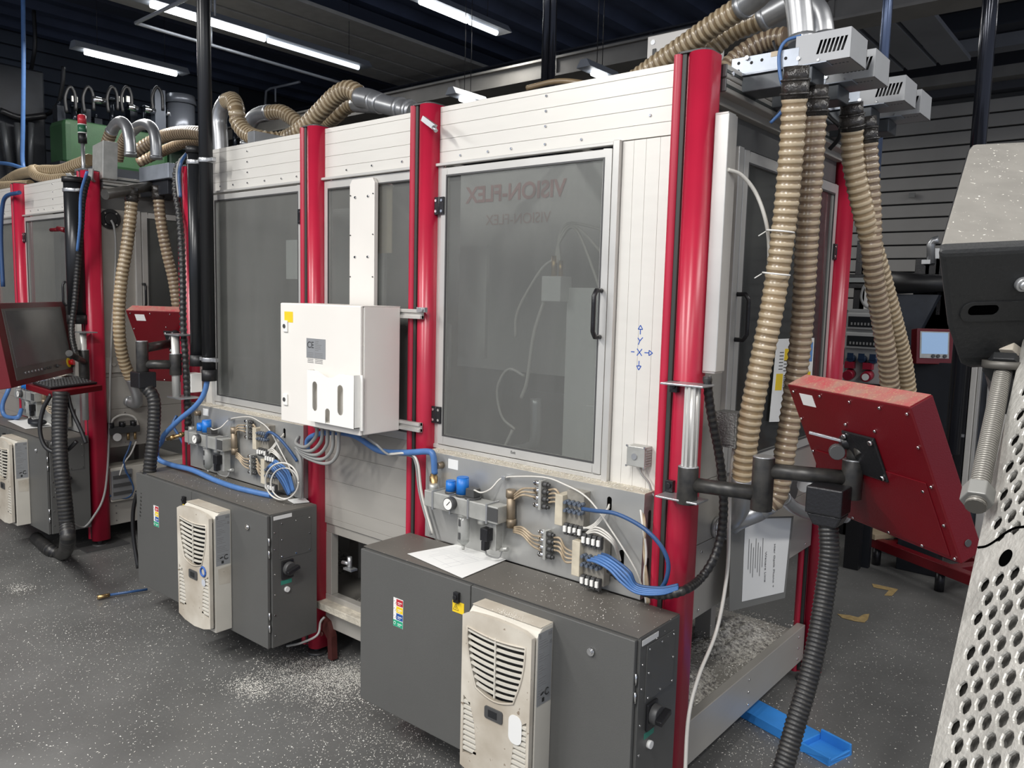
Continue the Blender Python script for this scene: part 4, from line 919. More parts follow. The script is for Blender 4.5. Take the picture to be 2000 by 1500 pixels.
def rhose(name, P, r, label, pitch=.026, n=14, amp=.10, dirty=False, cuff0=True, group='beige ribbed suction hoses', cuff1=False):
    t = thing(name, label, 'hose', P[0] if P[0][2] < P[-1][2] else P[-1], group)
    MB().ribbed(P, r, pitch, n, amp).build('ribbed_wall', [HOSED, HOSEDR] if dirty else [HOSE, HOSER], t)
    if cuff0:
        Q = spline(P, 10); d_ = (Q[1]-Q[0]).normalized(); e = V(P[0])
        MB().cyl(e-d_*.06, e-d_*.005, r*.98, n=16).cyl(e-d_*.02, e+d_*.035, r*1.08, r*1.02, n=16).ring(e+d_*.02, d_, r*1.08, .004).ring(e-d_*.02, d_, r*1.05, .004).build('taped_cuff', mat('black_tape', (.05, .045, .04), .22, 0, .5, 40, bump=.5, bscale=60), t)
    return t
def lx(px, py, x): return at(px, py, x=x)
rhose('ribbed_hose', [lx(1553, 170, .285), lx(1545, 300, .27), lx(1530, 450, .25), lx(1508, 600, .225), lx(1478, 750, .19), lx(1460, 850, .165), lx(1451, 935, .15)], .0395, 'nearest beige ribbed hose hanging in front of the side door, with two white cable ties')
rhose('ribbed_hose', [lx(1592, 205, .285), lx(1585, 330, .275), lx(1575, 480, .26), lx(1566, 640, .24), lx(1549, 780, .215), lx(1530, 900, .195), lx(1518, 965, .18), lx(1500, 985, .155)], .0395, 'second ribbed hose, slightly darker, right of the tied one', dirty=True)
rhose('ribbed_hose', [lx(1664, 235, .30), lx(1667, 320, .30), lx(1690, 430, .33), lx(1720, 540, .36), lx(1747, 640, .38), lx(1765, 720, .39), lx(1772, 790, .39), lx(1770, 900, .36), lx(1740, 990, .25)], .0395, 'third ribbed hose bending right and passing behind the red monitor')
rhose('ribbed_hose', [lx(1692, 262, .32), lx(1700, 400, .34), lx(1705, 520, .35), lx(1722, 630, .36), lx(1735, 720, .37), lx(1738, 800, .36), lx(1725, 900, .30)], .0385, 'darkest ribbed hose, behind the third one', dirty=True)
# cable ties and white cable strapped on the nearest hose
for px, py in ((1524, 452), (1516, 535)):
    c = at(px, py, x=.245); single('cable_tie', MB().ring(c, (.1, 0, 1), .0425, .003, 20, 5).tube([c+V((-.040, -.02, .0)), c+V((-.06, -.03, -.015))], .002, 5), WHITE2, 'white cable tie around the nearest ribbed hose, %s' % ('upper of two' if py < 500 else 'lower of two'), 'cable tie', 'white cable ties')
tubes('white_conduit', [at(1421, 331, x=.115), at(1448, 342, x=.14), at(1475, 375, x=.17), at(1494, 425, x=.20), at(1502, 480, x=.20), at(1500, 560, x=.19), at(1490, 650, x=.17), at(1470, 740, x=.15), at(1440, 840, x=.12), at(1428, 930, x=.11), at(1424, 1020, x=.11), at(1420, 1120, x=.12), at(1400, 1230, x=.13), at(1365, 1320, x=.14), at(1345, 1400, x=.15), at(1338, 1510, x=.16)], .0065, TUBEW, 'long white cable looping from the duct past the hose down to the floor', 'cable', seg=10)
# small dark blue lines beside the boxes
tubes('air_line', [at(1565, 70, y=.2), at(1535, 80, y=.18), at(1522, 105, y=.17), at(1524, 150, y=.17), at(1535, 190, y=.17), at(1528, 215, y=.17), at(1505, 240, y=.17)], .0055, BLUE, 'blue air line curling down from the nearest vented box', 'hose')
tubes('air_line', [at(1510, 80, y=.2), at(1518, 110, y=.19), at(1524, 160, y=.19), at(1532, 200, y=.19), at(1507, 235, y=.19)], .0045, BLACK, 'black air line beside the blue one under the nearest box', 'hose')
tubes('air_line', [at(1625, 185, y=.8), at(1612, 200, y=.78), at(1618, 225, y=.76), at(1640, 248, y=.76), at(1638, 270, y=.76), at(1620, 292, y=.76)], .008, BLACK, 'black air line looping under the third vented box', 'hose')
tubes('air_line', [at(1575, 200, y=.45), at(1580, 225, y=.42), at(1563, 250, y=.42)], .008, BLUED, 'dark blue air line end between the two front hoses', 'hose')
# metal ducts above the boxes and the hoses running back over the roof
def duct(P, r, label, rings=(0, -1), name='metal_duct'):
    t = thing(name, label, 'duct', P[0], 'bent metal ducts')
    MB().tube(P, r, 18, 10).build('duct_wall', STEEL, t)
    Q = spline(P, 10)
    for i in rings:
        d_ = (Q[1]-Q[0]).normalized() if i == 0 else (Q[-1]-Q[-2]).normalized() if i == -1 else (Q[i+1]-Q[i]).normalized(); MB().cyl(Q[i]-d_*.012, Q[i]+d_*.012, r*1.08, n=18).build('clamp_ring', STEEL, t)
    return t
duct([at(1566, 78, y=.27), at(1563, 40, y=.27), at(1558, 0, y=.27), at(1546, -34, y=.27), at(1515, -40, y=.28), at(1490, -18, y=.30), at(1475, -4, y=.32), at(1452, 12, y=.34)], .042, 'metal duct rising from the nearest vented box and bending left')
duct([at(1606, 74, y=.53), at(1603, 48, y=.53), at(1594, 22, y=.53), at(1572, 4, y=.53), at(1545, 6, y=.53), at(1515, 22, y=.53), at(1490, 36, y=.53)], .042, 'metal duct rising from the second vented box and bending left')
rhose('roof_hose', [at(1452, 12, y=.34), at(1405, 42, y=.36), at(1350, 80, y=.38), at(1300, 115, y=.40), at(1250, 150, y=.42), at(1200, 185, y=.42)], .042, 'pale ribbed hose sloping down over the roof, upper of the two beside the round post', cuff0=False)
rhose('roof_hose', [at(1490, 36, y=.53), at(1440, 55, y=.53), at(1405, 80, y=.52), at(1370, 115, y=.50), at(1330, 150, y=.48)], .042, 'pale ribbed hose sloping over the roof, lower of the two beside the round post', cuff0=False)
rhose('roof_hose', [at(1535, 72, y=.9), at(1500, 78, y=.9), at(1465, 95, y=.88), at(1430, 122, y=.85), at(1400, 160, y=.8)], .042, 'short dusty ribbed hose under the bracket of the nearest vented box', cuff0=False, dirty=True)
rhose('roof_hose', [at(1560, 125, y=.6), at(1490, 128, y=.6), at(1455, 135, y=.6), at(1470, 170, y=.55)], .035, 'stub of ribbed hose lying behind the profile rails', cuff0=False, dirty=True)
# perforated white cabinet on the roof
p = at(1305, 150, y=.9); t = thing('roof_cabinet', 'white sheet cabinet standing on the machine roof behind the pale hoses', 'cabinet', (p.x, .9, 2.617))
a_, c_ = at(1265, 72, y=.9), at(1350, 56, y=.9)
bd = MB().box(a_.x, c_.x+.02, .9, 1.2, 2.617, a_.z).build('body', WHITE, t, .004)
MB().box(a_.x+.03, a_.x+.05, .894, .90, a_.z-.15, a_.z-.06).build('handle', DKGREY, t, .003); MB().cyl((a_.x+.03, .9, a_.z-.03), (a_.x+.03, .897, a_.z-.03), .012, n=10).build('cam_lock', STEEL, t)
# roof cable on the right bay
single('roof_cable', MB().tube([at(1030, 172, y=.25), at(1080, 160, y=.25), at(1120, 160, y=.25), at(1170, 170, y=.25)], .012, 8), HOSE, 'short beige hose lying along the roof edge of the right bay', 'hose')
# left roof group
R = .5
duct([at(432, 300, y=R), at(430, 262, y=R), at(428, 235, y=R), at(433, 212, y=R), at(443, 198, y=R)], .050, 'upright metal duct beside the black riser on the left bay roof')
duct([at(484, 282, y=R+.3), at(484, 255, y=R+.3), at(494, 232, y=R+.3), at(510, 222, y=R+.3), at(526, 220, y=R+.3)], .050, 'second upright metal duct, bending right on the left bay roof')
rhose('roof_hose', [at(443, 198, y=R), at(455, 196, y=R-.05), at(462, 215, y=R-.1), at(466, 240, y=R-.1), at(485, 262, y=R-.1), at(515, 272, y=R-.1), at(555, 272, y=R), at(590, 252, y=R), at(625, 218, y=R), at(655, 188, y=R), at(680, 175, y=R), at(700, 184, y=R), at(706, 194, y=R)], .052, 'long ribbed hose swooping like a wave over the left and middle bay roofs', pitch=.034, cuff0=False)
rhose('roof_hose', [at(526, 220, y=R+.3), at(550, 219, y=R+.3), at(572, 232, y=R+.3), at(595, 250, y=R+.3), at(625, 248, y=R+.3), at(655, 225, y=R+.2), at(680, 205, y=R+.2), at(698, 202, y=R+.2)], .050, 'shorter ribbed hose crossing behind the long swooping one', pitch=.034, cuff0=False)
tY = thing('branch_duct', 'metal Y-branch duct joining two ribbed hoses on the roof', 'duct', at(740, 205, y=.5), 'bent metal ducts')
MB().tube([at(702, 190, y=R), at(722, 194, y=R), at(745, 203, y=R)], .055, 16, 6).build('branch', STEEL, tY); MB().tube([at(696, 203, y=R+.1), at(715, 204, y=R+.05), at(735, 204, y=R)], .046, 16, 6).build('branch', STEEL, tY)
MB().tube([at(740, 201, y=R), at(770, 209, y=R), at(808, 219, y=R)], .050, 18, 6).build('trunk', STEEL, tY)
for px in (730, 782, 800): c = at(px, 199+(px-730)*.25, y=R); MB().cyl(c-V((.012, 0, -.002)), c+V((.012, 0, -.002)), .058, n=18).build('clamp_ring', STEEL, tY)
MB().box(-2.93, -2.86, .2, .4, 2.615, 2.76).build('duct_bracket', STEEL, mA, .002)
# ================================================================ LEFT MACHINE: HOOD BOXES, DUCTS, HOSES
XB = -4.57
for i, (y, l) in enumerate(((.30, 'grey flat suction box on the left machine, nearer of two'), (.72, 'grey flat suction box on the left machine, farther of two'))):
    t = thing('suction_box', l, 'suction box', (XB+.25, y, 2.58), 'suction boxes of the left machine')
    MB().box(XB+.10, XB+.52, y, y+.30, 2.60, 2.70).build('housing', BRKT, t, .003); MB().box(XB+.05, XB+.45, y+.03, y+.25, 2.50, 2.598).build('damper_housing', DARK, t, .004)
p0, p1 = at(205, 375, x=XB+.30), at(352, 352, x=XB+.30)
cdl = single('cross_tube', MB().cyl(at(205, 380, y=-.05), at(340, 355, y=.55), .034, n=14), mat('dusty_tube', (.10, .095, .085), .35, .4, .3, 20), 'dusty round cross tube under the suction boxes of the left machine', 'tube')
duct([at(255, 302, y=.42), at(253, 272, y=.42), at(247, 248, y=.42), at(237, 238, y=.42), at(226, 244, y=.42), at(218, 256, y=.42)], .042, 'polished hook-shaped duct on the left machine, nearer of two', name='hook_duct')
duct([at(305, 308, y=.80), at(304, 276, y=.80), at(298, 252, y=.80), at(286, 243, y=.80), at(272, 246, y=.80), at(260, 254, y=.80)], .044, 'polished hook-shaped duct on the left machine, farther of two', name='hook_duct')
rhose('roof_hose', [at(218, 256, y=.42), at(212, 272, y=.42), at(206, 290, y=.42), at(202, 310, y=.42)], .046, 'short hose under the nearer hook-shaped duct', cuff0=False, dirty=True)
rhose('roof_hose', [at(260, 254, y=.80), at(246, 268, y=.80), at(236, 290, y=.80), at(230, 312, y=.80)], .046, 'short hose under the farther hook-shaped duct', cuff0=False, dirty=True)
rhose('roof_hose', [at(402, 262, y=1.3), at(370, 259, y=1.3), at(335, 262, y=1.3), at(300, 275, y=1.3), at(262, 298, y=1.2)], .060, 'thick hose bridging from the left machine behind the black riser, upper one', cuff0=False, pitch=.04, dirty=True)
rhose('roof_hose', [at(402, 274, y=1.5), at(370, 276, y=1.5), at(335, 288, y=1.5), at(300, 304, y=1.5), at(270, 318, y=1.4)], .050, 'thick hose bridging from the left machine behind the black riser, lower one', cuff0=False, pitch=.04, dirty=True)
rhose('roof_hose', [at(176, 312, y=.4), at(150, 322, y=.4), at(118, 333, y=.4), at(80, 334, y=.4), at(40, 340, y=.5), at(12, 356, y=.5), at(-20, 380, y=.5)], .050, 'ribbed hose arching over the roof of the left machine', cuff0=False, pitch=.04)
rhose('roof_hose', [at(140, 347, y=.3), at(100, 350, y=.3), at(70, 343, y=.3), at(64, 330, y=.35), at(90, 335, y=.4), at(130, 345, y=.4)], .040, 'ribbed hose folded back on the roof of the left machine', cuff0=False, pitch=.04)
rhose('roof_hose', [at(60, 360, y=.3), at(30, 362, y=.3), at(-20, 364, y=.3)], .040, 'ribbed hose lying flat at the very left on the roof', cuff0=False, pitch=.04)
rhose('ribbed_hose', [at(257, 385, x=XB+.28), at(255, 420, x=XB+.28), at(248, 480, x=XB+.27), at(238, 540, x=XB+.25), at(233, 600, x=XB+.23), at(234, 660, x=XB+.21), at(242, 705, x=XB+.17), at(255, 738, x=XB+.14)], .041, 'brown ribbed hose hanging on the left machine, curving left', pitch=.03, cuff0=True)
rhose('ribbed_hose', [at(309, 380, x=XB+.28), at(314, 430, x=XB+.28), at(325, 490, x=XB+.28), at(338, 545, x=XB+.28), at(346, 600, x=XB+.28), at(350, 660, x=XB+.25)], .038, 'brown ribbed hose hanging on the left machine, running down behind the second red monitor', pitch=.03, dirty=True)
duct([at(255, 738, x=XB+.14), at(262, 755, x=XB+.12), at(268, 775, x=XB+.10), at(266, 788, x=XB+.06), at(252, 784, x=XB)], .038, 'grey elbow duct under the left brown hose, entering the side panel', rings=(-1,))
# round flange with cable, side wall of the left machine
p = at(215, 428, x=XB+.01); t = thing('cable_flange', 'black round cable flange on the side of the left machine', 'flange', p)
MB().cyl(p, p+V((.012, 0, 0)), .070, n=28).build('flange', BLACKM, t, .001); MB().cyl(p+V((.012, 0, 0)), p+V((.02, 0, 0)), .045, .04, 24).build('boot', BLACK, t)
for a in range(4): MB().cyl(p+V((.011, .055*math.cos(a*PI/2+.8), .055*math.sin(a*PI/2+.8))), p+V((.016, .055*math.cos(a*PI/2+.8), .055*math.sin(a*PI/2+.8))), .006, n=8).build('screw', CHROME, t)
tubes('grey_cable', [p+V((.02, .0, -.01)), at(223, 445, x=XB+.06), at(226, 480, x=XB+.05), at(224, 560, x=XB+.04), at(219, 640, x=XB+.04), at(215, 740, x=XB+.04), at(213, 850, x=XB+.05), at(205, 960, x=XB+.07), at(182, 1010, x=XB+.1), at(160, 1030, y=-.15), at(130, 1010, y=-.3), at(112, 970, y=-.36), at(110, 935, y=-.37)], .008, TUBEG, 'long grey cable dropping from the round flange and looping back by the left cabinet', 'cable', seg=8)
# signal light
z0 = at(163, 325, y=.2); z1 = at(161, 224, y=.2); t = thing('signal_light', 'red and green signal light on a pole over the left machine', 'signal light', z0)
hh = z1.z-z0.z; x_, y_ = z0.x, .2
MB().cyl((x_, y_, 2.60), (x_, y_, z0.z+hh*.45), .014, n=10).box(x_-.06, x_+.05, y_-.04, y_+.04, z0.z-.04, z0.z-.02).build('pole', STEEL, t)
MB().cyl((x_, y_, z0.z+hh*.45), (x_, y_, z0.z+hh*.64), .030, n=14).build('base', BLACK, t)
MB().cyl((x_, y_, z0.z+hh*.64), (x_, y_, z0.z+hh*.80), .030, n=14).build('green_lens', mat('lens_green', (.03, .14, .07), .3), t)
MB().cyl((x_, y_, z0.z+hh*.80), (x_, y_, z0.z+hh*.82), .031, n=14).cyl((x_, y_, z0.z+hh*.64), (x_, y_, z0.z+hh*.66), .031, n=14).build('ring', WHITE2, t)
MB().cyl((x_, y_, z0.z+hh*.82), (x_, y_, z0.z+hh*.98), .030, n=14).sphere((x_, y_, z0.z+hh*.98), .029, 14, 8, sz=.4).build('red_lens', mat('lens_red', (.60, .04, .06), .25), t)
p = at(205, 318, y=.1); t = thing('tilted_junction_box', 'pale tilted junction box on the left machine roof', 'junction box', (p.x, .1, p.z-.1))
MB().obox((p.x, .1, p.z), (.085, 0, .01), (0, .05, 0), (.012, 0, .125)).build('body', BODY, t, .004); MB().cyl((p.x-.07, .1, p.z+.01), (p.x-.15, .1, p.z+.02), .022, n=10).build('gland', STEEL, t)
b = MB()
for k in range(3): b.tube([at(130+k*3, 340, y=-.05), at(155, 358+k*2, y=-.05), at(180, 362+k*3, y=0), at(192, 350, y=.1)], .008, 6)
for k in range(3): b.tube([at(175+k*3, 330, y=-.02), at(176+k*2, 348, y=-.03), at(188, 358, y=.05)], .008, 6)
single('cable_bunch', b, TUBEG, 'bunch of pale cables looping over the top of the left machine corner', 'cable', kind='stuff')
# ribbed black conduits with blue tubes
def conduit(P, r, label, pitch=.02, name='black_conduit', amp=.12):
    return single(name, MB().ribbed(P, r, pitch, 10, amp), [BLACK, DUSTBLK], label, 'conduit', 'black ribbed conduits')
conduit([at(172, 345, y=-.13), at(162, 390, y=-.13), at(158, 450, y=-.13), at(152, 520, y=-.13), at(146, 590, y=-.15), at(140, 650, y=-.18), at(150, 700, y=-.2)], .020, 'black conduit running down the left machine corner post', .024)
tubes('blue_tube', [at(170, 335, y=-.15), at(158, 380, y=-.15), at(156, 440, y=-.15), at(151, 490, y=-.15)], .010, BLUE, 'blue tube beside the conduit on the left machine corner', 'hose')
conduit([at(358, 312, y=-.02), at(346, 330, y=-.06), at(343, 370, y=-.08), at(350, 420, y=-.09), at(355, 490, y=-.10), at(357, 560, y=-.11), at(358, 640, y=-.12), at(362, 700, y=-.12), at(366, 780, y=-.11), at(368, 860, y=-.10)], .021, 'black wrapped conduit running down beside the black risers', .030, amp=.2)
for k in range(2): tubes('blue_tube', [at(364, 300, y=-.04), at(350+k*4, 318, y=-.09), at(346+k*4, 345, y=-.10), at(350+k*3, 385, y=-.11)], .009, BLUED if k else TUBEG, '%s tube curling over the top of the wrapped conduit' % ('dark blue' if k else 'grey'), 'hose')
# ================================================================ RED OPERATOR PANELS ON SWING ARMS
def rect(p1, p2, p3, D):
    a, b_, c = ray(*p1), ray(*p2), ray(*p3); P1 = CP+a*D; P2 = CP+b_*((P1.z-CP.z)/b_.z); u = P2-P1
    P3 = CP+c*(((P2-CP).dot(u))/(c.dot(u))); return P1, u, P3-P2
def opanel_back(P1, u, v, th, label, dusty=True):
    w_, h = u.length, v.length; ux, vy = u.normalized(), v.normalized(); n = ux.cross(vy)
    t = thing('operator_panel', label, 'monitor', P1+u*.5+v, 'red operator panels'); 
    T = Matrix(((ux.x, -vy.x, -n.x, P1.x), (ux.y, -vy.y, -n.y, P1.y), (ux.z, -vy.z, -n.z, P1.z), (0, 0, 0, 1)))   # x right, y up, z towards viewer of the back
    MB(T).box(0, w_, -h, 0, -th, 0).build('housing', REDP, t, .004)
    MB(T).box(.004, w_-.004, -.0005, .0012, -th+.003, -.003).build('dusty_top', REDD, t)
    MB(T).box(w_*.06, w_*.94, -h*.97, -h*.485, 0, .003).build('service_cover', REDP, t, .002)
    b = [(w_*.05, -.02), (w_*.3, -.018), (w_*.55, -.018), (w_*.78, -.018), (w_*.97, -.02), (w_*.97, -h*.25), (w_*.97, -h*.5), (w_*.97, -h*.75), (w_*.97, -h*.97), (w_*.03, -h*.25), (w_*.03, -h*.5), (w_*.45, -h*.21), (w_*.68, -h*.21), (w_*.2, -h*.97), (w_*.5, -h*.97), (w_*.75, -h*.97), (w_*.9, -h*.55)]
    for x, y in b: MB(T).cyl((x, y, 0), (x, y, .005), .005, .004, 8).build('screw', CHROME, t)
    MB(T).box(w_*.10, w_*.22, -h*.135, -h*.05, 0, .001).build('small_label', LABELW, t)
    bp = MB(T).box(w_*.40, w_*.66, -h*.56, -h*.26, 0, .008).build('mounting_plate', BLACKM, t, .003)
    for x in (.425, .635):
        for y in (-.29, -.53): MB(T).cyl((w_*x, h*y, .008), (w_*x, h*y, .016), .009, .007, 10).build('plate_screw', CHROME, bp)
    MB(T).cyl((w_+.0, -h*.90, -th*.5), (w_+.003, -h*.90, -th*.5), .010, n=16).build('side_plug', DKGREY, t)
    # screen side
    MB(T).box(.03, w_-.03, -h*.82, -.03, -th-.004, -th).build('screen', SCREEN, t)
    return t, T, w_, h
P1, u, v_ = rect((1537, 751), (1777, 796), (1878, 1103), 2.5)
t, T, w_, h_ = opanel_back(P1, u, v_, .075, 'red operator panel seen from behind, on the black swing arm of the near corner post')
# tilting joint on the plate
jc = T @ V((w_*.50, -h_*.42, .0))
arm_z = at(1345, 945, y=-.115).z
pv = at(1343, 945, y=-.115); j2 = at(1488, 965, z=arm_z); e2 = at(1664, 935, z=arm_z+.075)
t = thing('swing_arm', 'black double-jointed swing arm carrying the red panel, bolted to the near corner post', 'swing arm', (pv.x, pv.y, arm_z-.1))
def clampplate(root, x, y, z, w_=.09): MB().box(x-w_, x+w_*.6, y-.03, y+.045, z, z+.006).build('clamp_plate', STEEL, root, .001)
zt = at(1355, 755, y=-.115).z; zb = at(1350, 978, y=-.115).z
MB().box(pv.x-.100, pv.x+.050, -.145, -.062, zt, zt+.007).build('clamp_plate', STEEL, t, .002); MB().box(pv.x-.100, pv.x+.050, -.145, -.062, zb-.004, zb+.003).build('clamp_plate', STEEL, t, .002)
for z in (zt-.03, zb+.005): MB().box(pv.x-.100, pv.x-.072, -.080, -.060, z, z+.038).cyl((pv.x-.086, -.080, z+.022), (pv.x-.086, -.087, z+.022), .009, n=10).build('clamp_lug', BLACKM, t, .001)
b = MB(); K = 24
for i in range(K):
    pass
b.cyl((pv.x+.002, pv.y, arm_z+.055), (pv.x+.002, pv.y, zt), .022, n=16)
for i in range(8): a = i*PI/4; b.box(pv.x+.002+.021*math.cos(a)-.004, pv.x+.002+.021*math.cos(a)+.004, pv.y+.021*math.sin(a)-.004, pv.y+.021*math.sin(a)+.004, arm_z+.055, zt)
b.build('profile_column', FRAME, t)
def sleeve(root, c, z0, z1, r=.033, m=DUSTBLK):
    o = MB().cyl((c.x, c.y, z0), (c.x, c.y, z1), r, n=24).build('sleeve', m, root, .002); MB().cyl((c.x, c.y, z1), (c.x, c.y, z1+.004), r*1.02, r*.9, 24).build('sleeve_cap', STEEL, o); return o
sleeve(t, pv, arm_z-.065, arm_z+.055)
MB().cyl(pv, j2, .0235, n=18).build('arm_tube', DUSTBLK, t)
sleeve(t, j2, arm_z-.050, arm_z+.115)
k2 = V((j2.x, j2.y, arm_z+.075)); MB().cyl(k2, e2, .0235, n=18).build('arm_tube', DUSTBLK, t)
sleeve(t, e2, arm_z+.015, arm_z+.13, .030)
el = e2+V((0, 0, .06)); hd = el+V((.0, 0, .055))
MB().tube([el, hd, (hd+jc)*.5+V((0, 0, .01)), jc], .020, 12, 6).build('tilt_elbow', DUSTBLK, t)
MB().cyl(hd+V((-.035, -.02, -.01)), hd+V((.035, .02, .0)), .020, n=16).build('tilt_pivot', BLACKM, t, .002)
kb = hd+V((-.035, -.05, -.03)); MB().cyl(kb, kb+V((.012, -.028, 0)), .022, n=14).build('clamp_knob', DKGREY, t, .002)
MB().obox(hd+V((-.075, -.03, .005)), (.045, .01, -.008), (-.002, .008, 0), (0, 0, .004)).build('clamp_lever', STEEL, t, .001)
MB().cyl(hd+V((.03, -.01, .0)), hd+V((.045, -.025, .0)), .009, n=8).build('bolt', CHROME, t)
# hose head and ribbed black hose under the arm
hp = at(1618, 975, d=(e2-CP).dot(fw)*.99)
hM = MB(); hM.obox(hp+V((0, 0, -.0)), (.052, .0, .0), (0, .045, 0), (0.0, 0, .040)); hM.prism([(hp.x-.052, hp.z-.04), (hp.x+.052, hp.z-.04), (hp.x+.036, hp.z-.075), (hp.x-.030, hp.z-.075)], hp.y-.035, hp.y+.035, 'y'); hM.build('cable_head', BLACKM, t, .005)
D0 = (hp-CP).dot(fw)
single('ribbed_black_hose', MB().ribbed([hp+V((.004, 0, -.07)), at(1620, 1080, d=D0), at(1612, 1150, d=D0), at(1598, 1240, d=D0-.02), at(1578, 1330, d=D0-.04), at(1555, 1410, d=D0-.06), at(1530, 1500, d=D0-.08), at(1505, 1580, d=D0-.1)], .029, .0125, 14, .09), [BLACK, DUSTBLK], 'thick black ribbed hose dropping from the near swing arm to the floor', 'hose')
# wrapped conduit on the corner post
conduit([at(1381, 735, x=.12), at(1385, 780, x=.125), at(1393, 830, x=.13), at(1403, 880, x=.135), at(1411, 940, x=.14), at(1413, 1000, x=.14), at(1407, 1050, x=.13), at(1392, 1095, x=.12), at(1368, 1130, x=.10), at(1338, 1152, y=-.14), at(1300, 1162, y=-.16), at(1262, 1158, y=-.17), at(1228, 1140, y=-.18), at(1190, 1112, y=-.17)], .0155, 'black wrapped conduit curving from the corner duct to the blue tubes', .022, amp=.14)
single('hanging_lamp', MB().box(.06, .14, .13, .20, 1.36, 1.48).box(.066, .134, .126, .13, 1.37, 1.47), mat('mesh_grey', (.22, .22, .21), .5, .3, .3, 90, bump=.8, bscale=160), 'grey finned sensor box on the side board behind the wrapped conduit', 'sensor')
# ---- second panel seen from behind (left gap)
P1 = at(245, 606, d=5.0); nn_ = V((-.42, .79, .435)).normalized(); u = V((.88, .47, 0)).normalized()*.56; v_ = nn_.cross(u.normalized())*.52
t, T, w_, h_ = opanel_back(P1, u, v_, .07, 'smaller-looking red operator panel seen from behind, left of the black risers')
jc = T @ V((w_*.50, -h_*.42, .0))
pv = at(343, 712, y=-.16); az = pv.z; t = thing('swing_arm', 'black folded swing arm in the gap, left of the black risers', 'swing arm', (pv.x, pv.y, az-.1))
zt = at(345, 655, y=-.16).z; zb = at(345, 777, y=-.16).z
MB().box(pv.x-.05, pv.x+.10, -.19, -.07, zt, zt+.008).build('clamp_plate', STEEL, t); MB().box(pv.x-.05, pv.x+.10, -.19, -.07, zb, zb+.008).build('clamp_plate', STEEL, t)
MB().cyl((pv.x, pv.y, zb), (pv.x, pv.y, zt), .022, n=14).build('profile_column', FRAME, t); sleeve(t, pv, az-.06, az+.06)
j2 = at(278, 705, d=(pv-CP).dot(fw)-.05); MB().cyl(pv, V((j2.x, j2.y, az)), .026, n=14).build('arm_tube', DUSTBLK, t); sleeve(t, j2, az-.04, az+.13)
e2 = V((jc.x, jc.y, az+.09))+(CP-jc).normalized()*.10; MB().cyl(V((j2.x, j2.y, az+.09)), e2, .026, n=14).build('arm_tube', DUSTBLK, t); MB().tube([e2, e2+V((0, 0, .05)), jc], .03, 12).build('tilt_elbow', BLACKM, t)
MB().cyl(e2+V((-.07, 0, .0)), e2+V((-.03, 0, .05)), .012, n=10).build('clamp_lever', STEEL, t)
MB().box(j2.x-.05, j2.x+.06, j2.y-.05, j2.y+.05, az-.13, az-.04).build('cable_head', BLACKM, t, .006)
D0 = (j2-CP).dot(fw); single('ribbed_black_hose', MB().ribbed([V((j2.x+.02, j2.y, az-.12)), at(300, 780, d=D0), at(300, 840, d=D0), at(294, 900, d=D0), at(288, 960, d=D0+.02), at(285, 1010, d=D0+.05)], .036, .022, 12, .09), [BLACK, DUSTBLK], 'thick black ribbed hose hanging in the gap beside the second red panel', 'hose')
# ---- front-facing panel at the left edge
P1, u, v_ = rect((-14, 592), (125, 589), (153, 725), 4.75)
w_, h_ = u.length, v_.length; ux, vy = u.normalized(), v_.normalized(); n = ux.cross(vy)
t = thing('operator_panel', 'red operator panel facing the viewer, grey screen and row of buttons, left edge', 'monitor', P1+u*.5+v_, 'red operator panels')
T = Matrix(((ux.x, -vy.x, -n.x, P1.x), (ux.y, -vy.y, -n.y, P1.y), (ux.z, -vy.z, -n.z, P1.z), (0, 0, 0, 1)))
MB(T).box(0, w_, -h_, 0, -.10, 0).build('housing', REDP, t, .004)
MB(T).box(w_*.08, w_*.92, -h_*.93, -h_*.07, 0, .003).build('bezel', mat('bezel_grey', (.16, .155, .145), .4, .3), t, .001)
MB(T).box(w_*.11, w_*.89, -h_*.78, -h_*.10, .003, .005).build('screen', SCREEN, t)
for i in range(9): MB(T).cyl((w_*(.20+i*.045), -h_*.86, .003), (w_*(.20+i*.045), -h_*.86, .010), .008, n=10).build('push_button', STEEL if i < 6 else DKGREY, t)
MB(T).cyl((w_*.66, -h_*.86, .003), (w_*.66, -h_*.86, .016), .013, n=12).box(w_*.64, w_*.68, -h_*.87, -h_*.85, .016, .026).build('selector', DKGREY, t)
es = MB(T).cyl((w_*.855, -h_*.85, .003), (w_*.855, -h_*.85, .008), .034, n=22).build('stop_collar', YEL, t); MB(T).cyl((w_*.86, -h_*.85, .008), (w_*.86, -h_*.85, .04), .018, .022, 18).build('stop_button', mat('stop_red', (.60, .01, .02), .3), es)
# keyboard tray and keyboard
K = [at(50, 750, z=1.245), at(104, 766, z=1.245), at(200, 752, z=1.245), at(140, 738, z=1.245)]
t = thing('keyboard_tray', 'red sheet tray under the front-facing operator panel', 'tray', K[1])
dnv = V((0, 0, -.035)); MB().add(K+[k+dnv for k in K], [(0, 1, 2, 3), (7, 6, 5, 4), (0, 1, 5, 4), (1, 2, 6, 5), (2, 3, 7, 6), (3, 0, 4, 7)]).build('tray', REDP, t, .004)
K = [at(64, 747, z=1.26), at(98, 757, z=1.26), at(190, 746, z=1.26), at(150, 734, z=1.26)]
t = thing('keyboard', 'black keyboard lying on the red tray', 'keyboard', K[1]); MB().add(K+[k+V((0, 0, -.012)) for k in K], [(0, 1, 2, 3), (7, 6, 5, 4), (0, 1, 5, 4), (1, 2, 6, 5), (2, 3, 7, 6), (3, 0, 4, 7)]).build('keyboard_body', BLACKM, t, .003)
b = MB()
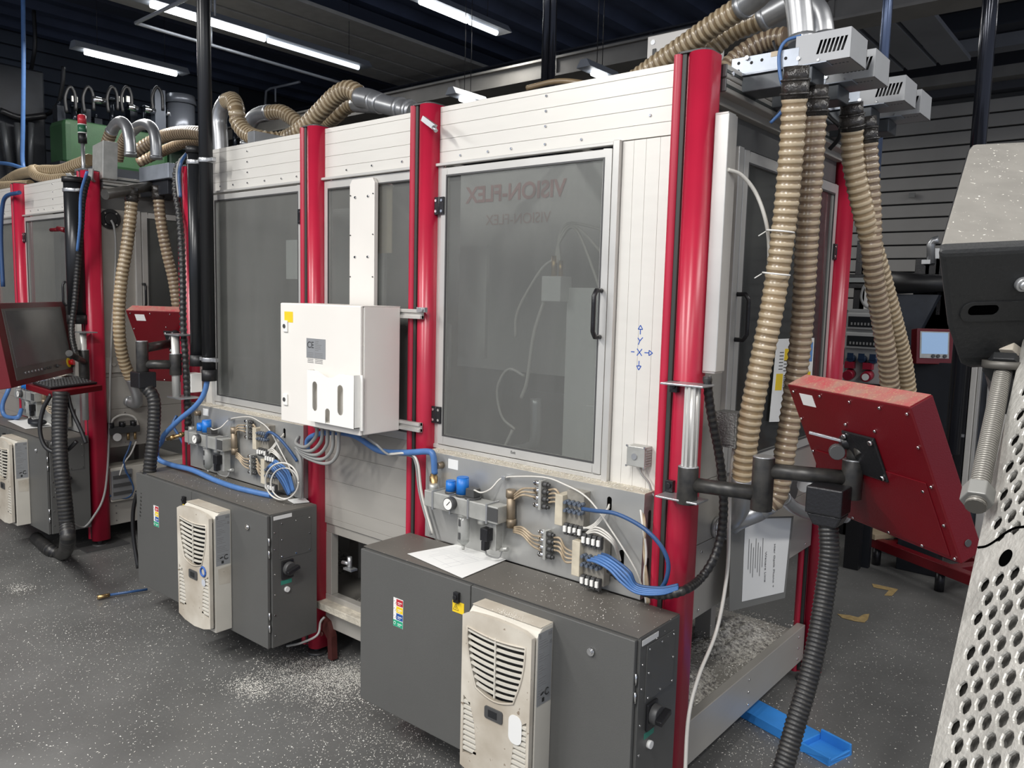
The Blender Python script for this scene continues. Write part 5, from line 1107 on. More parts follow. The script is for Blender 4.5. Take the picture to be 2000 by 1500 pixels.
for r_ in range(5):
    for c in range(14):
        s_, q_ = .06+r_*.18, .04+c*.066
        pp = K[0]+(K[1]-K[0])*(s_+.06)+(K[3]-K[0])*(q_+.02); pp = K[0].lerp(K[1], s_+.06).lerp(K[3].lerp(K[2], s_+.06), q_+.02); b.obox(pp+V((0, 0, .003)), (.006, -.003, 0), (.003, .005, 0), (0, 0, .003))
b.build('key', DKGREY, t)['kind'] = 'stuff'
# swing column of the left corner post
pv = at(163, 680, y=-.12); t = thing('swing_arm', 'short black swing bracket on the left machine corner post', 'swing arm', (pv.x, pv.y, 1.25))
zt = at(165, 650, y=-.12).z; MB().box(pv.x-.05, pv.x+.09, -.16, -.062, zt, zt+.008).build('clamp_plate', STEEL, t); MB().cyl((pv.x, pv.y, zt-.6), (pv.x, pv.y, zt), .021, n=14).build('profile_column', FRAME, t); sleeve(t, pv, zt-.32, zt-.12)
MB().cyl((pv.x-.0, pv.y, zt-.2), at(135, 690, d=4.78), .02, n=12).build('arm_tube', DUSTBLK, t)
D0 = 4.55
single('ribbed_black_hose', MB().ribbed([at(118, 765, d=D0), at(116, 830, d=D0), at(118, 900, d=D0-.02), at(124, 960, d=D0-.02), at(130, 1020, d=D0-.0), at(132, 1060, d=D0+.02), at(122, 1082, z=.045), at(95, 1072, z=.045), at(70, 1050, z=.045)], .042, .022, 12, .06), [BLACK, DUSTBLK], 'thick black hose from the keyboard tray down to the floor', 'hose')
for k, P in enumerate(([(100, 770), (84, 800), (78, 840), (88, 872), (110, 884), (130, 880), (150, 862)], [(132, 768), (140, 800), (158, 840), (168, 866)], [(128, 770), (132, 810), (128, 850), (122, 880)])):
    tubes('tray_cable', [at(a, c, d=D0+.05) for a, c in P], .012 if k < 2 else .008, BLACK if k < 2 else TUBEG, ['black cable drooping in a bow under the keyboard tray', 'black cable from the tray to the red post', 'grey cable from the tray beside the thick black hose'][k], 'cable')
b = MB(); G = at(55, 828, z=.835)
for k in range(5): b.tube([G+V((.03*k, .02, .01)), G+V((.03*k-.05, .03-.01*k, .02)), G+V((.03*k-.10, .05, .005))], .016, 8)
b.sphere(G+V((.10, .03, .02)), .06, 12, 8, sz=.4)
single('work_glove', b, DARK, 'dark work glove lying on papers on the left cabinet', 'glove')
sheet('paper_sheet', [at(15, 822, z=.824), at(50, 838, z=.824), at(108, 832, z=.824), at(70, 816, z=.824)], .0015, PAPER, 'white papers under the dark glove on the left cabinet', 'paper')
sheet('paper_strip', [at(562, 977, z=.824), at(574, 984, z=.824), at(604, 981, z=.824), at(594, 973, z=.824)], .004, PAPER, 'narrow white strip at the back right corner of the middle cabinet', 'paper')
# ================================================================ SIDE OF THE BIG MACHINE: PIPES, LABEL, POUCH
def sp(px, py, x=.02): return at(px, py, x=x)
duct([sp(1572, 948, .20), sp(1598, 958, .17), sp(1625, 972, .14), sp(1650, 985, .12)], .026, 'upper thin metal pipe behind the arm, running to the back of the side wall')
duct([sp(1530, 972, .16), sp(1550, 990, .15), sp(1580, 1003, .13), sp(1612, 1008, .12), sp(1650, 1010, .10)], .026, 'lower bent metal pipe behind the cable head')
duct([sp(1500, 985, .155), sp(1480, 1000, .12), sp(1455, 1010, .10), sp(1435, 1020, .06), sp(1420, 1035, .0)], .036, 'dull metal elbow under the second ribbed hose, entering the side panel')
duct([sp(1451, 935, .15), sp(1450, 960, .14), sp(1445, 990, .11), sp(1432, 1012, .07), sp(1420, 1024, .0)], .036, 'dull metal elbow under the nearest ribbed hose')
p = sp(1397, 1029, .0); single('pipe_flange', MB().cyl(p, p+V((.02, 0, 0)), .040, n=20).ring(p+V((.02, 0, 0)), (1, 0, 0), .036, .006), STEEL, 'round metal port in the side panel behind the wrapped conduit', 'port')
p = sp(1540, 955, .0); single('pipe_flange', MB().cyl(p, p+V((.025, 0, 0)), .050, n=20), DKGREY, 'dark round port on the side panel above the thin pipes', 'port')
# document pouch with a printed sheet
Q = [at(1452, 1010, x=.055), at(1546, 1008, x=.055), at(1530, 1162, x=.075), at(1445, 1182, x=.075)]
t = thing('document_pouch', 'clear document pouch with a white sheet, hanging on the side wall below the pipes', 'document pouch', Q[3])
def quad(name, Q, th, m, parent, n=V((1, 0, 0))): return MB().add(Q+[q_+n*th for q_ in Q], [(0, 1, 2, 3), (4, 5, 6, 7), (0, 1, 5, 4), (1, 2, 6, 5), (2, 3, 7, 6), (3, 0, 4, 7)]).build(name, m, parent)
def ins(Q, a, b_, c, d):
    f = lambda u, v: Q[0].lerp(Q[1], u).lerp(Q[3].lerp(Q[2], u), v)
    return [f(a, b_), f(c, b_), f(c, d), f(a, d)]
quad('pouch_back', ins(Q, -.22, .0, 1.04, 1.04), .002, mat('pouch_grey', (.20, .20, .19), .3, .1), t)
quad('sheet', [q_+V((.003, 0, 0)) for q_ in ins(Q, .02, .02, .98, .96)], .001, PAPER, t)
f_ = ins(Q, 0, 0, 1, 1); o_ = (f_[1]-f_[0]); dwn = (f_[3]-f_[0])
for i, s in enumerate(('Hier Optik Phono +', 'Weitere Linie')):
    c = f_[0]+o_*(.62-.18*i)+dwn*.60+V((.006, 0, 0)); text('lettering', s, .020, frameM(c, dwn, -o_*-1), INKG, t) if False else text('lettering', s, .022, frameM(c, dwn, o_), INKG, t)
b = MB()
for i in range(7): A_ = f_[0]+o_*(.10+i*.045)+dwn*(.25+.05*(i % 3)); b.add([q_+V((.0052, 0, 0)) for q_ in (A_, A_+dwn*.35, A_+dwn*.35+o_*.008, A_+o_*.008)], [(0, 1, 2, 3)])
b.build('fine_print', INKG, t, recalc=False)['kind'] = 'stuff'
# safety sheet on the side door pane
Q = [sp(1517, 662, .022), sp(1590, 660, .022), sp(1580, 822, .022), sp(1502, 824, .022)]
t = thing('safety_sheet', 'white safety sheet with yellow and red blocks taped on the side door pane', 'notice', Q[3])
quad('sheet', Q, .0012, LABELW, t)
for (a, b_, c, d), m in (((.06, .42, .22, .62), YEL), ((.22, .12, .34, .26), YEL), ((.36, .10, .46, .42), INKR), ((.80, .05, .97, .28), mat('sticker_blue2', (.10, .25, .55), .5)), ((.78, .40, .95, .62), YEL)):
    quad('colour_block', [q_+V((.0012, 0, 0)) for q_ in ins(Q, a, b_, c, d)], .0006, m, t)
b = MB()
for i in range(12): q4 = ins(Q, .10+.12*(i % 2), .16+i*.02, .20+.1*(i % 2), .17+i*.02); b.add([q_+V((.0016, 0, 0)) for q_ in q4], [(0, 1, 2, 3)])
for i in range(8): q4 = ins(Q, .24, .44+i*.02, .34, .452+i*.02); b.add([q_+V((.0016, 0, 0)) for q_ in q4], [(0, 1, 2, 3)])
b.build('fine_print', INK, t, recalc=False)['kind'] = 'stuff'
# electrical trunking near the inner front of the side opening
for i in range(5): MB().box(-.10, -.04, .075, .10, .30+i*.075, .36+i*.075).build('pallet_block', mat('old_wood', (.36, .31, .25), .7, 0, .4, 30), mA, .004)
# crates under the middle bay
def crate(x, y, z, label, h=.12):
    t = thing('plastic_crate', label, 'crate', (x+.18, y+.13, z), 'blue plastic crates')
    x1, y1 = x+.38, y+.28; b = MB()
    b.box(x, x1, y, y1, z, z+.008); b.build('base', CRATE, t)
    w_ = MB(); w_.box(x, x1, y, y+.006, z, z+h); w_.box(x, x1, y1-.006, y1, z, z+h); w_.box(x, x+.006, y, y1, z, z+h); w_.box(x1-.006, x1, y, y1, z, z+h); w_.build('walls', CRATE, t)
    r_ = MB(); r_.box(x-.008, x1+.008, y-.008, y+.006, z+h-.010, z+h).box(x-.008, x1+.008, y1-.006, y1+.008, z+h-.010, z+h).box(x-.008, x+.006, y, y1, z+h-.010, z+h).box(x1-.006, x1+.008, y, y1, z+h-.010, z+h); r_.build('rim', CRATE, t, .002)
    for i in range(6): MB().box(x+.02+i*.065, x+.028+i*.065, y-.007, y, z+.006, z+h-.010).build('rib', CRATE, t)
crate(-1.58, .10, .252, 'lower blue crate of the stack under the middle bay', .075)
crate(-1.59, .10, .330, 'upper blue crate of the stack under the middle bay, open-topped', .13)
single('wing_clamp', MB().cyl((-1.83, .02, .52), (-1.78, .02, .525), .010, n=8).cyl((-1.775, .02, .50), (-1.775, .02, .56), .012, n=8).box(-1.80, -1.74, 0, .04, .495, .505), STEEL, 'small bright clamp inside the opening above the blue crates', 'clamp')
# brown bracket legs by the second post
b = MB(); b.prism([(-1.955, .22), (-1.90, .20), (-1.868, .13), (-1.862, .01), (-1.895, .01), (-1.90, .11), (-1.93, .14), (-1.955, .14)], -.02, .015, 'y'); b.cyl((-1.94, -.03, .20), (-1.94, -.02, .20), .012, n=10); b.cyl((-1.94, -.03, .13), (-1.94, -.02, .13), .012, n=10)
b.build('anchor_bracket', mat('brown_red_steel', (.13, .035, .03), .5, .2, .4, 12), mA)
tubes('grey_cable', [at(634, 1205, y=-.06), at(626, 1215, y=-.08), at(620, 1240, y=-.12), at(590, 1255, y=-.16), at(560, 1262, y=-.2)], .006, TUBEG, 'grey cable hanging at the foot of the second post behind the middle cabinet', 'cable')
tubes('black_cable', [at(268, 960, y=-.3), at(260, 1000, y=-.3), at(261, 1050, y=-.3), at(270, 1110, y=-.3)], .012, BLACK, 'black cable bowing out at the left end of the middle cabinet', 'cable')
# ---- lower side of the left machine
def sb(px, py, x=XB+.01): return at(px, py, x=x)
p = sb(238, 838); t = thing('air_regulator', 'small black air regulator with gauge on the left machine side', 'regulator', p)
MB().box(p.x, p.x+.05, p.y-.11, p.y+.11, p.z-.025, p.z+.025).build('body', DKGREY, t, .004)
for k in (-.09, -.01, .07): MB().cyl((p.x+.03, p.y+k, p.z+.02), (p.x+.03, p.y+k, p.z+.06), .022, n=12).build('knob', BLACKM, t)
MB().cyl((p.x+.05, p.y-.06, p.z-.045), (p.x+.065, p.y-.06, p.z-.045), .028, n=16).build('gauge', WHITE2, t); MB().cyl((p.x+.03, p.y+.03, p.z-.08), (p.x+.03, p.y+.03, p.z-.025), .010, n=8).cyl((p.x+.03, p.y+.08, p.z-.08), (p.x+.03, p.y+.08, p.z-.025), .010, n=8).build('outlet', BRASS, t)
tubes('white_tube', [sb(216, 842, XB+.04), sb(220, 820, XB+.04), sb(240, 810, XB+.04), sb(262, 815, XB+.04), sb(270, 832, XB+.04)], .008, TUBEW, 'white tube bowed above the small regulator', 'hose')
tubes('blue_tube', [sb(256, 862, XB+.05), sb(250, 880, XB+.06), sb(242, 900, XB+.06), sb(246, 920, XB+.06), sb(254, 935, XB+.06), sb(260, 955, XB+.05), sb(248, 972, XB+.05), sb(212, 968, XB+.03)], .007, BLUED, 'thin blue tube dropping from the regulator to the floor box', 'hose')
tubes('white_tube', [sb(266, 862, XB+.05), sb(256, 885, XB+.06), sb(242, 905, XB+.06), sb(232, 932, XB+.05)], .006, TUBEW, 'thin white tube crossing the blue one below the regulator', 'hose')
p = sb(240, 935, XB+.02)
t = thing('floor_box', 'dirty pale steel box under the left machine side', 'box', (p.x-.1, p.y, .3)); q0, q1 = sb(202, 905), sb(300, 960)
MB().box(XB-.15, XB+.04, .07, 1.2, .31, .56).build('body', CREAMS, t, .006); MB().box(XB+.04, XB+.055, .07, .22, .33, .54).build('vent_plate', STEEL, t, .002)
for i in range(3): MB().box(XB+.055, XB+.06, .08, .21, .36+i*.06, .385+i*.06).build('vent_slot', DKGREY, t)
MB().box(XB-.11, XB+.12, -.14, .16, 0, .008).build('floor_pad', DKGREY, mB)
q = sb(216, 712, XB+.02); MB().box(XB, XB+.02, q.y-.05, q.y+.10, q.z-.06, q.z+.05).cyl((XB+.02, q.y+.02, q.z), (XB+.03, q.y+.02, q.z), .015, n=10).build('access_plate', PANELB, mB, .002)
# small brass rod with blue hose on the floor
single('air_lance', MB().cyl(at(190, 1167, z=.02), at(214, 1162, z=.02), .013, .011, 10).cyl(at(214, 1162, z=.02), at(288, 1151, z=.02), .008, n=8, mi=1), [BRASS, BLUED], 'brass-tipped air lance lying on the floor left of the middle cabinet', 'air lance')

# ================================================================ LEFT BACKGROUND: POWER PACK ON A PLATFORM
XL = -7.6
def lb(px, py, x=XL): return at(px, py, x=x)
cn = lb(125, 228); lf = at(92, 225, y=cn.y); zb_ = lb(125, 322).z; zt_ = cn.z
t = thing('power_pack', 'green hydraulic power pack tank topped with black valves, behind the left machine', 'power pack', (XL-.5, cn.y+.8, zb_))
MB().box(lf.x, XL, cn.y, cn.y+1.1, zb_, zt_).build('tank', GREEN, t, .06)
MB().box(lf.x+.1, XL-.05, cn.y+1.12, cn.y+2.1, zb_+.1, zt_-.02).build('rear_tank', mat('green_dark', (.014, .04, .02), .4, 0, .3, 4), t, .03)
MB().box(lf.x-.3, XL+.25, cn.y-.15, cn.y+3.0, zb_-.22, zb_-.0).build('platform', DARK, t)
for yy in (cn.y-.1, cn.y+2.4): MB().box(lf.x-.2, lf.x-.05, yy, yy+.15, 0, zb_-.2).box(XL-.1, XL+.05, yy, yy+.15, 0, zb_-.2).build('platform_leg', DARK, t)
OILY = mat('black_oily', (.02, .024, .032), .18, .5)
random.seed(3)
for i in range(17):
    y_ = cn.y+.08+i*.125; hgt = random.choice((.10, .16, .24, .30)); xx = XL-.15-.3*random.random(); b = MB()
    if i % 3 == 0: b.box(xx-.06, xx+.06, y_-.04, y_+.04, zt_-.05, zt_+hgt).cyl((xx, y_, zt_+hgt), (xx, y_, zt_+hgt+.05), .02, n=8)
    elif i % 3 == 1: b.cyl((xx, y_, zt_-.05), (xx, y_, zt_+hgt), .028, n=12).cyl((xx, y_, zt_+hgt), (xx, y_, zt_+hgt+.03), .042, n=12)
    else: b.box(xx-.06, xx+.06, y_-.05, y_+.05, zt_-.05, zt_+hgt*.6).cyl((xx, y_-.08, zt_+.06), (xx, y_+.08, zt_+.06), .03, n=10)
    b.build('valve_block', [OILY], t)
for k, px in enumerate((130, 165, 212, 240, 300)):
    MB().tube([lb(px, 220), lb(px-3, 190), lb(px+6, 170), lb(px+16, 184), lb(px+18, 216)], .018, 8, 6).build('pressure_hose', BLACK, t)
for a_, c_ in (((180, 194), (206, 198)), ((250, 208), (268, 213)), ((282, 212), (302, 218)), ((325, 220), (333, 223))): MB().cyl(lb(*a_), lb(*c_), .035, n=12).build('polished_cylinder', CHROME, t)
for px, w__ in ((140, 12), (228, 14), (247, 7)):
    a_, c_ = lb(px, 205-18), lb(px+w__, 200); MB().box(XL-.02, XL, a_.y, c_.y, c_.z, a_.z).build('gauge_plate', BODY, t)
c = lb(353, 205); MB().cyl((c.x, c.y, zt_-.15), (c.x, c.y, c.z), .15, n=20).cyl((c.x, c.y, c.z), (c.x, c.y, c.z+.10), .17, .15, 20).build('motor', mat('motor_grey', (.10, .11, .13), .3, .4), t)
c = lb(314, 245); MB().box(XL-.1, XL, c.y-.06, c.y+.06, c.z-.2, lb(314, 175).z).build('gauge_column', mat('column_grey', (.06, .07, .09), .4, .3), t)
# dark press and struts at the far left
t = thing('dark_press', 'big dark machine in shadow at the upper left beside the green tank', 'machine', (-9, -.5, 0))
q1 = at(88, 200, x=-8.4); MB().box(-9.6, -8.4, -2.5, q1.y, 0, at(40, 130, x=-8.4).z).build('body', DARK, t, .02)
for i in range(3): MB().cyl(at(20+i*20, 330, x=-8.3), at(5+i*28, 240, x=-8.3), .03, n=8).build('strut', mat('strut_grey', (.08, .085, .09), .4, .3), t)
MB().tube([at(0, 216, x=-8.3), at(40, 230, x=-8.3), at(88, 226, x=-8.3)], .035, 8).build('pipe', BLACKM, t)
b = MB(); b.box(-10.5, -4.5, 4.6, 5.3, 0, 2.45); single('dark_machine_row', b, DARK, 'low dark row of machinery behind the big enclosure', 'machine')
# air hoses from the roof, left edge
tubes('roof_air_hose', [at(45, -10, y=.6), at(46, 120, y=.6), at(45, 240, y=.6), at(45, 322, y=.6), at(60, 338, y=.6)], .020, BLUE, 'bright blue air hose hanging from the roof at the left edge', 'hose')
tubes('roof_air_hose', [at(-10, 318, y=.5), at(15, 320, y=.5), at(40, 327, y=.5), at(60, 336, y=.5)], .018, BLUE, 'blue air hose coming in from the left edge over the ribbed hoses', 'hose')
tubes('black_cable', [at(66, 20, y=1.2), at(68, 90, y=1.2), at(58, 150, y=1.2), at(52, 190, y=1.2), at(66, 218, y=1.2), at(90, 224, y=1.2), at(112, 205, y=1.2), at(122, 165, y=1.2), at(124, 130, y=1.2)], .022, BLACK, 'dark cable hanging in a deep loop above the green tank', 'cable')
tubes('blue_tube', [at(38, 376, y=-.1), at(12, 384, y=-.1), at(4, 410, y=-.1), at(2, 470, y=-.1), at(6, 560, y=-.1)], .016, BLUED, 'dark blue tube running down at the very left edge', 'hose')
tubes('blue_tube', [at(5, 745, y=-.12), at(18, 755, y=-.15), at(5, 790, y=-.2), at(10, 812, y=-.2), at(34, 815, y=-.2), at(42, 800, y=-.15)], .016, BLUE, 'blue tube curled behind the front-facing operator panel', 'hose')
single('red_valve_lever', MB().cyl(at(100, 449, y=-.1), at(118, 448, y=-.1), .014, n=8).cyl(at(114, 446, y=-.1), at(128, 450, y=-.1), .018, n=8), [REDP], 'small red valve lever on the left machine pane', 'valve')

# ================================================================ RIGHT BACKGROUND
# power distribution board
YD = 3.3
def rb(px, py, y=YD): return at(px, py, y=y)
A_, B_ = rb(1655, 603), rb(1722, 752); X0, X1, Z0, Z1 = A_.x, B_.x, B_.z, A_.z; Wd = X1-X0; Hd = Z1-Z0
t = thing('distribution_board', 'grey power distribution board with blue and red sockets, right of the machine', 'distribution board', ((X0+X1)/2, YD, Z0))
MB().box(X0, X1, YD, YD+.16, Z0, Z1).build('body', mat('board_grey', (.36, .36, .35), .5), t, .01)
for k in (.93, .67): 
    wn = MB().box(X0+.03*Wd, X1-.03*Wd, YD-.03, YD, Z0+Hd*(k-.20), Z0+Hd*(k+.02)).build('window_frame', mat('board_light', (.50, .50, .48), .45), t, .008)
    MB().box(X0+.09*Wd, X1-.09*Wd, YD-.036, YD-.028, Z0+Hd*(k-.17), Z0+Hd*(k-.03)).build('breaker_window', mat('breaker_window', (.02, .022, .025), .2), wn)
    for i in range(8): MB().box(X0+Wd*(.16+i*.085), X0+Wd*(.20+i*.085), YD-.040, YD-.036, Z0+Hd*(k-.145), Z0+Hd*(k-.11)).build('breaker', TUBEG, wn)
for i in range(3): c = V((X0+Wd*(.22+i*.28), YD, Z0+Hd*.33)); MB().cyl(c, c+V((0, -.05, 0)), Wd*.105, Wd*.09, 18).box(c.x-.02, c.x+.02, YD-.055, YD-.05, c.z, c.z+.04).build('blue_socket', mat('socket_blue', (.012, .03, .07), .4), t)
for i in range(2):
    c = V((X0+Wd*(.20+i*.46), YD, Z0+Hd*.12)); MB().cyl(c, c+V((0, -.07, -.01)), Wd*.145, Wd*.13, 20).box(c.x-.03, c.x+.03, YD-.05, YD, c.z+.04, c.z+.085).build('red_socket', mat('socket_red', (.28, .01, .03), .4), t)
    if i: MB().cyl(c+V((0, -.072, -.01)), c+V((0, -.076, -.01)), Wd*.09, n=16).build('socket_face', LABELW, t)
MB().box((X0+X1)/2-.05, (X0+X1)/2+.05, YD+.05, YD+.12, 0, Z0).build('stand', BLACKM, t)
# small white box and cable above
A_ = rb(1698, 585); t = thing('small_white_box', 'small white box with a grey cable above the distribution board', 'junction box', A_)
MB().box(A_.x-.05, A_.x+.10, YD+.05, YD+.15, A_.z-.12, A_.z+.10).build('body', WHITE2, t, .004); MB().box(A_.x-.04, A_.x+.08, YD+.15, YD+.2, 0, A_.z-.0).build('mount', DARK, t)
tubes('grey_cable', [rb(1712, 550), rb(1690, 556), rb(1682, 580), rb(1690, 598), rb(1706, 604)], .008, TUBEG, 'thin grey cable bowing beside the small white box', 'cable')
# dark framework of the machine behind
YF = 4.2
def rf(px, py, y=YF): return at(px, py, y=y)
t = thing('black_gantry', 'black machine gantry far right, behind the ribbed hoses', 'machine', rf(1750, 800))
gz0 = 0
for px in (1678, 1690): c = rf(px, 600); MB().box(c.x-.05, c.x+.05, YF, YF+.1, 0, rf(px, 470).z).build('upright', BLACKM, t, .003)
for px in (1795, 1815, 1835, 1850): c = rf(px, 600); MB().box(c.x-.05, c.x+.05, YF, YF+.1, 0, rf(px, 505).z).build('upright', BLACKM, t, .003)
a_, c_ = rf(1640, 548), rf(1860, 548)
MB().box(a_.x, c_.x, YF-.05, YF, a_.z-.06, a_.z+.05).build('crossbar', BLACKM, t, .003)
MB().box(a_.x, c_.x, YF-.08, YF-.05, a_.z-.015, a_.z+.02).build('toothed_rack', MESH, t)
for k, zt_ in enumerate((.25, .55, .95)): MB().box(a_.x, c_.x, YF, YF+.4, a_.z-zt_-.12, a_.z-zt_).build('cross_panel', DARK if k % 2 else BG1, t)
MB().box(a_.x, c_.x+.4, YF+.4, YF+.5, 0, a_.z-.2).build('rear_panel', DARK, t)
c = rf(1770, 548); MB().cyl((c.x-.1, YF-.12, c.z-.02), (c.x+.35, YF-.12, c.z-.03), .09, .05, 12).build('drive_sleeve', BLACK, t)
c = rf(1755, 575); MB().add([(c.x-.2, YF-.1, c.z), (c.x+.3, YF-.1, c.z), (c.x+.1, YF-.1, c.z-.5), (c.x-.1, YF-.1, c.z-.5), (c.x-.2, YF+.1, c.z), (c.x+.3, YF+.1, c.z), (c.x+.1, YF+.1, c.z-.5), (c.x-.1, YF+.1, c.z-.5)], [(0, 1, 2, 3), (4, 5, 6, 7), (0, 1, 5, 4), (1, 2, 6, 5), (2, 3, 7, 6), (3, 0, 4, 7)]).build('chute', BG1, t)
c = rf(1785, 560); t2 = MB().box(c.x-.03, c.x+.03, YF+.6, YF+.65, c.z-1, rf(1785, 475).z).build('light_post', STEEL, t)
# bracket fitting at the wall
b = MB(); b.tube([rf(1818, 515), rf(1818, 478), rf(1824, 470), rf(1834, 468)], .03, 8, raw=True); b.box(rf(1803, 512).x, rf(1820, 512).x, YF-.05, YF+.05, rf(1810, 516).z, rf(1810, 508).z)
single('wall_fitting', b, STEEL, 'bent chrome pipe fitting on the cladding left of the dusty hood', 'pipe fitting')
single('wall_lamp_box', MB().cyl(rf(1661, 392, 5), rf(1661, 408, 5), .03, n=10).box(rf(1655, 400, 5).x, rf(1667, 400, 5).x, 5, 5.1, rf(1660, 415, 5).z, rf(1660, 406, 5).z), STEEL, 'small chrome fitting on the far wall right of the far red post', 'pipe fitting')
single('wall_plate', MB().box(at(1778, 380, y=WY).x, at(1790, 380, y=WY).x, WY-.07, WY-.05, at(1784, 387, y=WY).z, at(1784, 378, y=WY).z), mat('wall_plate_grey', (.2, .2, .19), .5), 'small square plate on the dark cladding wall', 'plate')
# red monitor far right
YM = 3.0
P1 = at(1797, 647, d=5.4); u = rt*(57/F*5.4); u.z = 0; v_ = dn*(52/F*5.4)-u*.12; v_ = v_-u*(v_.dot(u)/u.dot(u))
w_, h_ = u.length, v_.length; ux = u.normalized(); vy = v_.normalized(); n = ux.cross(vy)
t = thing('operator_panel', 'small far operator panel with a pale blue screen, left of the dusty hood', 'monitor', P1+v_, 'red operator panels')
T = Matrix(((ux.x, -vy.x, -n.x, P1.x), (ux.y, -vy.y, -n.y, P1.y), (ux.z, -vy.z, -n.z, P1.z), (0, 0, 0, 1)))
MB(T).box(-.02, w_+.03, -h_-.04, .02, -.08, 0).build('housing', REDP, t, .004); MB(T).box(0, w_, -h_, 0, 0, .004).build('bezel', BODY, t)
MB(T).box(w_*.05, w_*.95, -h_*.84, -h_*.04, .004, .006).build('screen', SCREENB, t)
for x in (.45, .62, .85): MB(T).cyl((w_*x, -h_*.92, .004), (w_*x, -h_*.92, .014), .012, n=10).build('button', DKGREY, t)
pb = P1+v_+u*.5; MB().box(pb.x-.14, pb.x+.12, pb.y+.02, pb.y+.2, 0, pb.z-.03).build('pedestal', DARK, t, .005)
MB().cyl(pb+V((.1, .05, -.05)), pb+V((-.1, .3, -.7)), .03, n=8).build('brace', BLACKM, t)
# mesh cage cart
def rc(px, py, y=3.95): return at(px, py, y=y)
A_, B_ = rc(1788, 755), rc(1862, 770); zt_ = A_.z
t = thing('mesh_cart', 'galvanised wire mesh cart behind the red panel, right of the ribbed hoses', 'cart', ((A_.x+B_.x)/2, 3.95, 0))
MB().box(A_.x-.3, B_.x, 3.93, 3.97, zt_-.05, zt_).build('top_rail', MESH, t); MB().box(A_.x-.3, B_.x, 3.93, 3.97, zt_-.38, zt_-.34).build('mid_rail', MESH, t)
for px in (1750, 1845, 1860): c = rc(px, 800); MB().box(c.x-.025, c.x+.025, 3.91, 3.95, 0, zt_).build('post', MESH, t)
b = MB()
for i in range(14): x = A_.x-.3+i*(B_.x-A_.x+.3)/14; b.cyl((x, 3.95, .15), (x, 3.95, zt_), .0035, n=4)
for i in range(12): z = .2+i*(zt_-.2)/12; b.cyl((A_.x-.3, 3.95, z), (B_.x, 3.95, z), .0035, n=4)
b.build('wire_mesh', MESH, t)['kind'] = 'stuff'
# third enclosure at the right edge, with red base
YE = 4.01
def re(px, py, y=YE): return at(px, py, y=y)
t = thing('machine_enclosure', 'third machine enclosure at the right edge, mostly hidden by the hood and perforated sheet', 'machine', re(1900, 1050))
def vbar(px0, px1, y, m, name, pyt=560, zb_=.12, d_=.06): a, c = re(px0, 850, y), re(px1, 850, y); MB().box(min(a.x, c.x), max(a.x, c.x), y, y+d_, zb_, at((px0+px1)/2, pyt, y=y).z).build(name, m, t, .003)
vbar(1864, 1884, YE, BLACKM, 'black_post'); vbar(1886, 1897, YE, PANEL, 'frame_profile'); vbar(1899, 1906, YE+.02, FRAME, 'frame_profile'); vbar(1907, 1920, YE+.08, BG1, 'pane'); vbar(1920, 1936, YE+.03, FRAME, 'frame_profile'); vbar(1936, 2100, YE+.06, PANEL, 'white_panel')
MB().box(re(1864, 850).x, re(1884, 850).x, YE-.02, YE, at(1875, 850, y=YE).z-.01, at(1875, 850, y=YE).z+.01).build('clamp', STEEL, t)
# red base beam on the floor
A_, B_ = at(1700, 1055, z=.16), at(1900, 1132, z=.16); dd = (B_-A_); B_ = A_+dd*1.6; dn_ = dd.normalized(); nn = V((-dn_.y, dn_.x, 0))
t = thing('red_base_frame', 'low red steel base frame on the floor behind the red operator panel', 'base frame', (A_+B_)*.5)
MB().obox((A_+B_)*.5, dd*.8, nn*.035, V((0, 0, .035))).build('side_beam', REDP, t, .004); MB().obox((A_+B_)*.5+nn*.32, dd*.8, nn*.035, V((0, 0, .035))).build('side_beam', REDP, t, .004)
for k in (.1, .5, .9): c = A_.lerp(B_, k)+nn*.16; MB().obox(c, dn_*.035, nn*.16, V((0, 0, .03))).build('cross_beam', REDP, t, .004)
MB().obox(A_+nn*.05+V((0, 0, .05)), dn_*.09, nn*.10, V((0, 0, .02))).build('corner_block', mat('cardboard', (.38, .30, .20), .7), t, .004)
for k in (.05, .45, .95): c = A_.lerp(B_, k); MB().cyl((c.x, c.y, 0), (c.x, c.y, .13), .03, n=10).build('foot', BLACKM, t)
# tape marks on the floor
TAPE = mat('floor_tape', (.42, .30, .13), .6, 0, .35, 30)
def tape(P, label):
    P = [at(a, c, z=.002) for a, c in P]; n_ = len(P); MB_ = MB().add(P+[p_+V((0, 0, .0012)) for p_ in P], [tuple(range(n_)), tuple(range(n_, 2*n_))]+[(i, (i+1) % n_, n_+(i+1) % n_, n_+i) for i in range(n_)])
    single('floor_tape', MB_, TAPE, label, 'floor tape', 'corner marks of floor tape')
tape([(1703, 1140), (1722, 1144), (1754, 1151), (1742, 1164), (1727, 1163), (1736, 1153), (1720, 1150), (1706, 1147)], 'brown tape corner mark on the gangway floor, farther one')
tape([(1635, 1199), (1660, 1202), (1676, 1206), (1687, 1200), (1698, 1199), (1695, 1210), (1688, 1216), (1668, 1213), (1645, 1207)], 'brown tape corner mark on the gangway floor, nearer one')
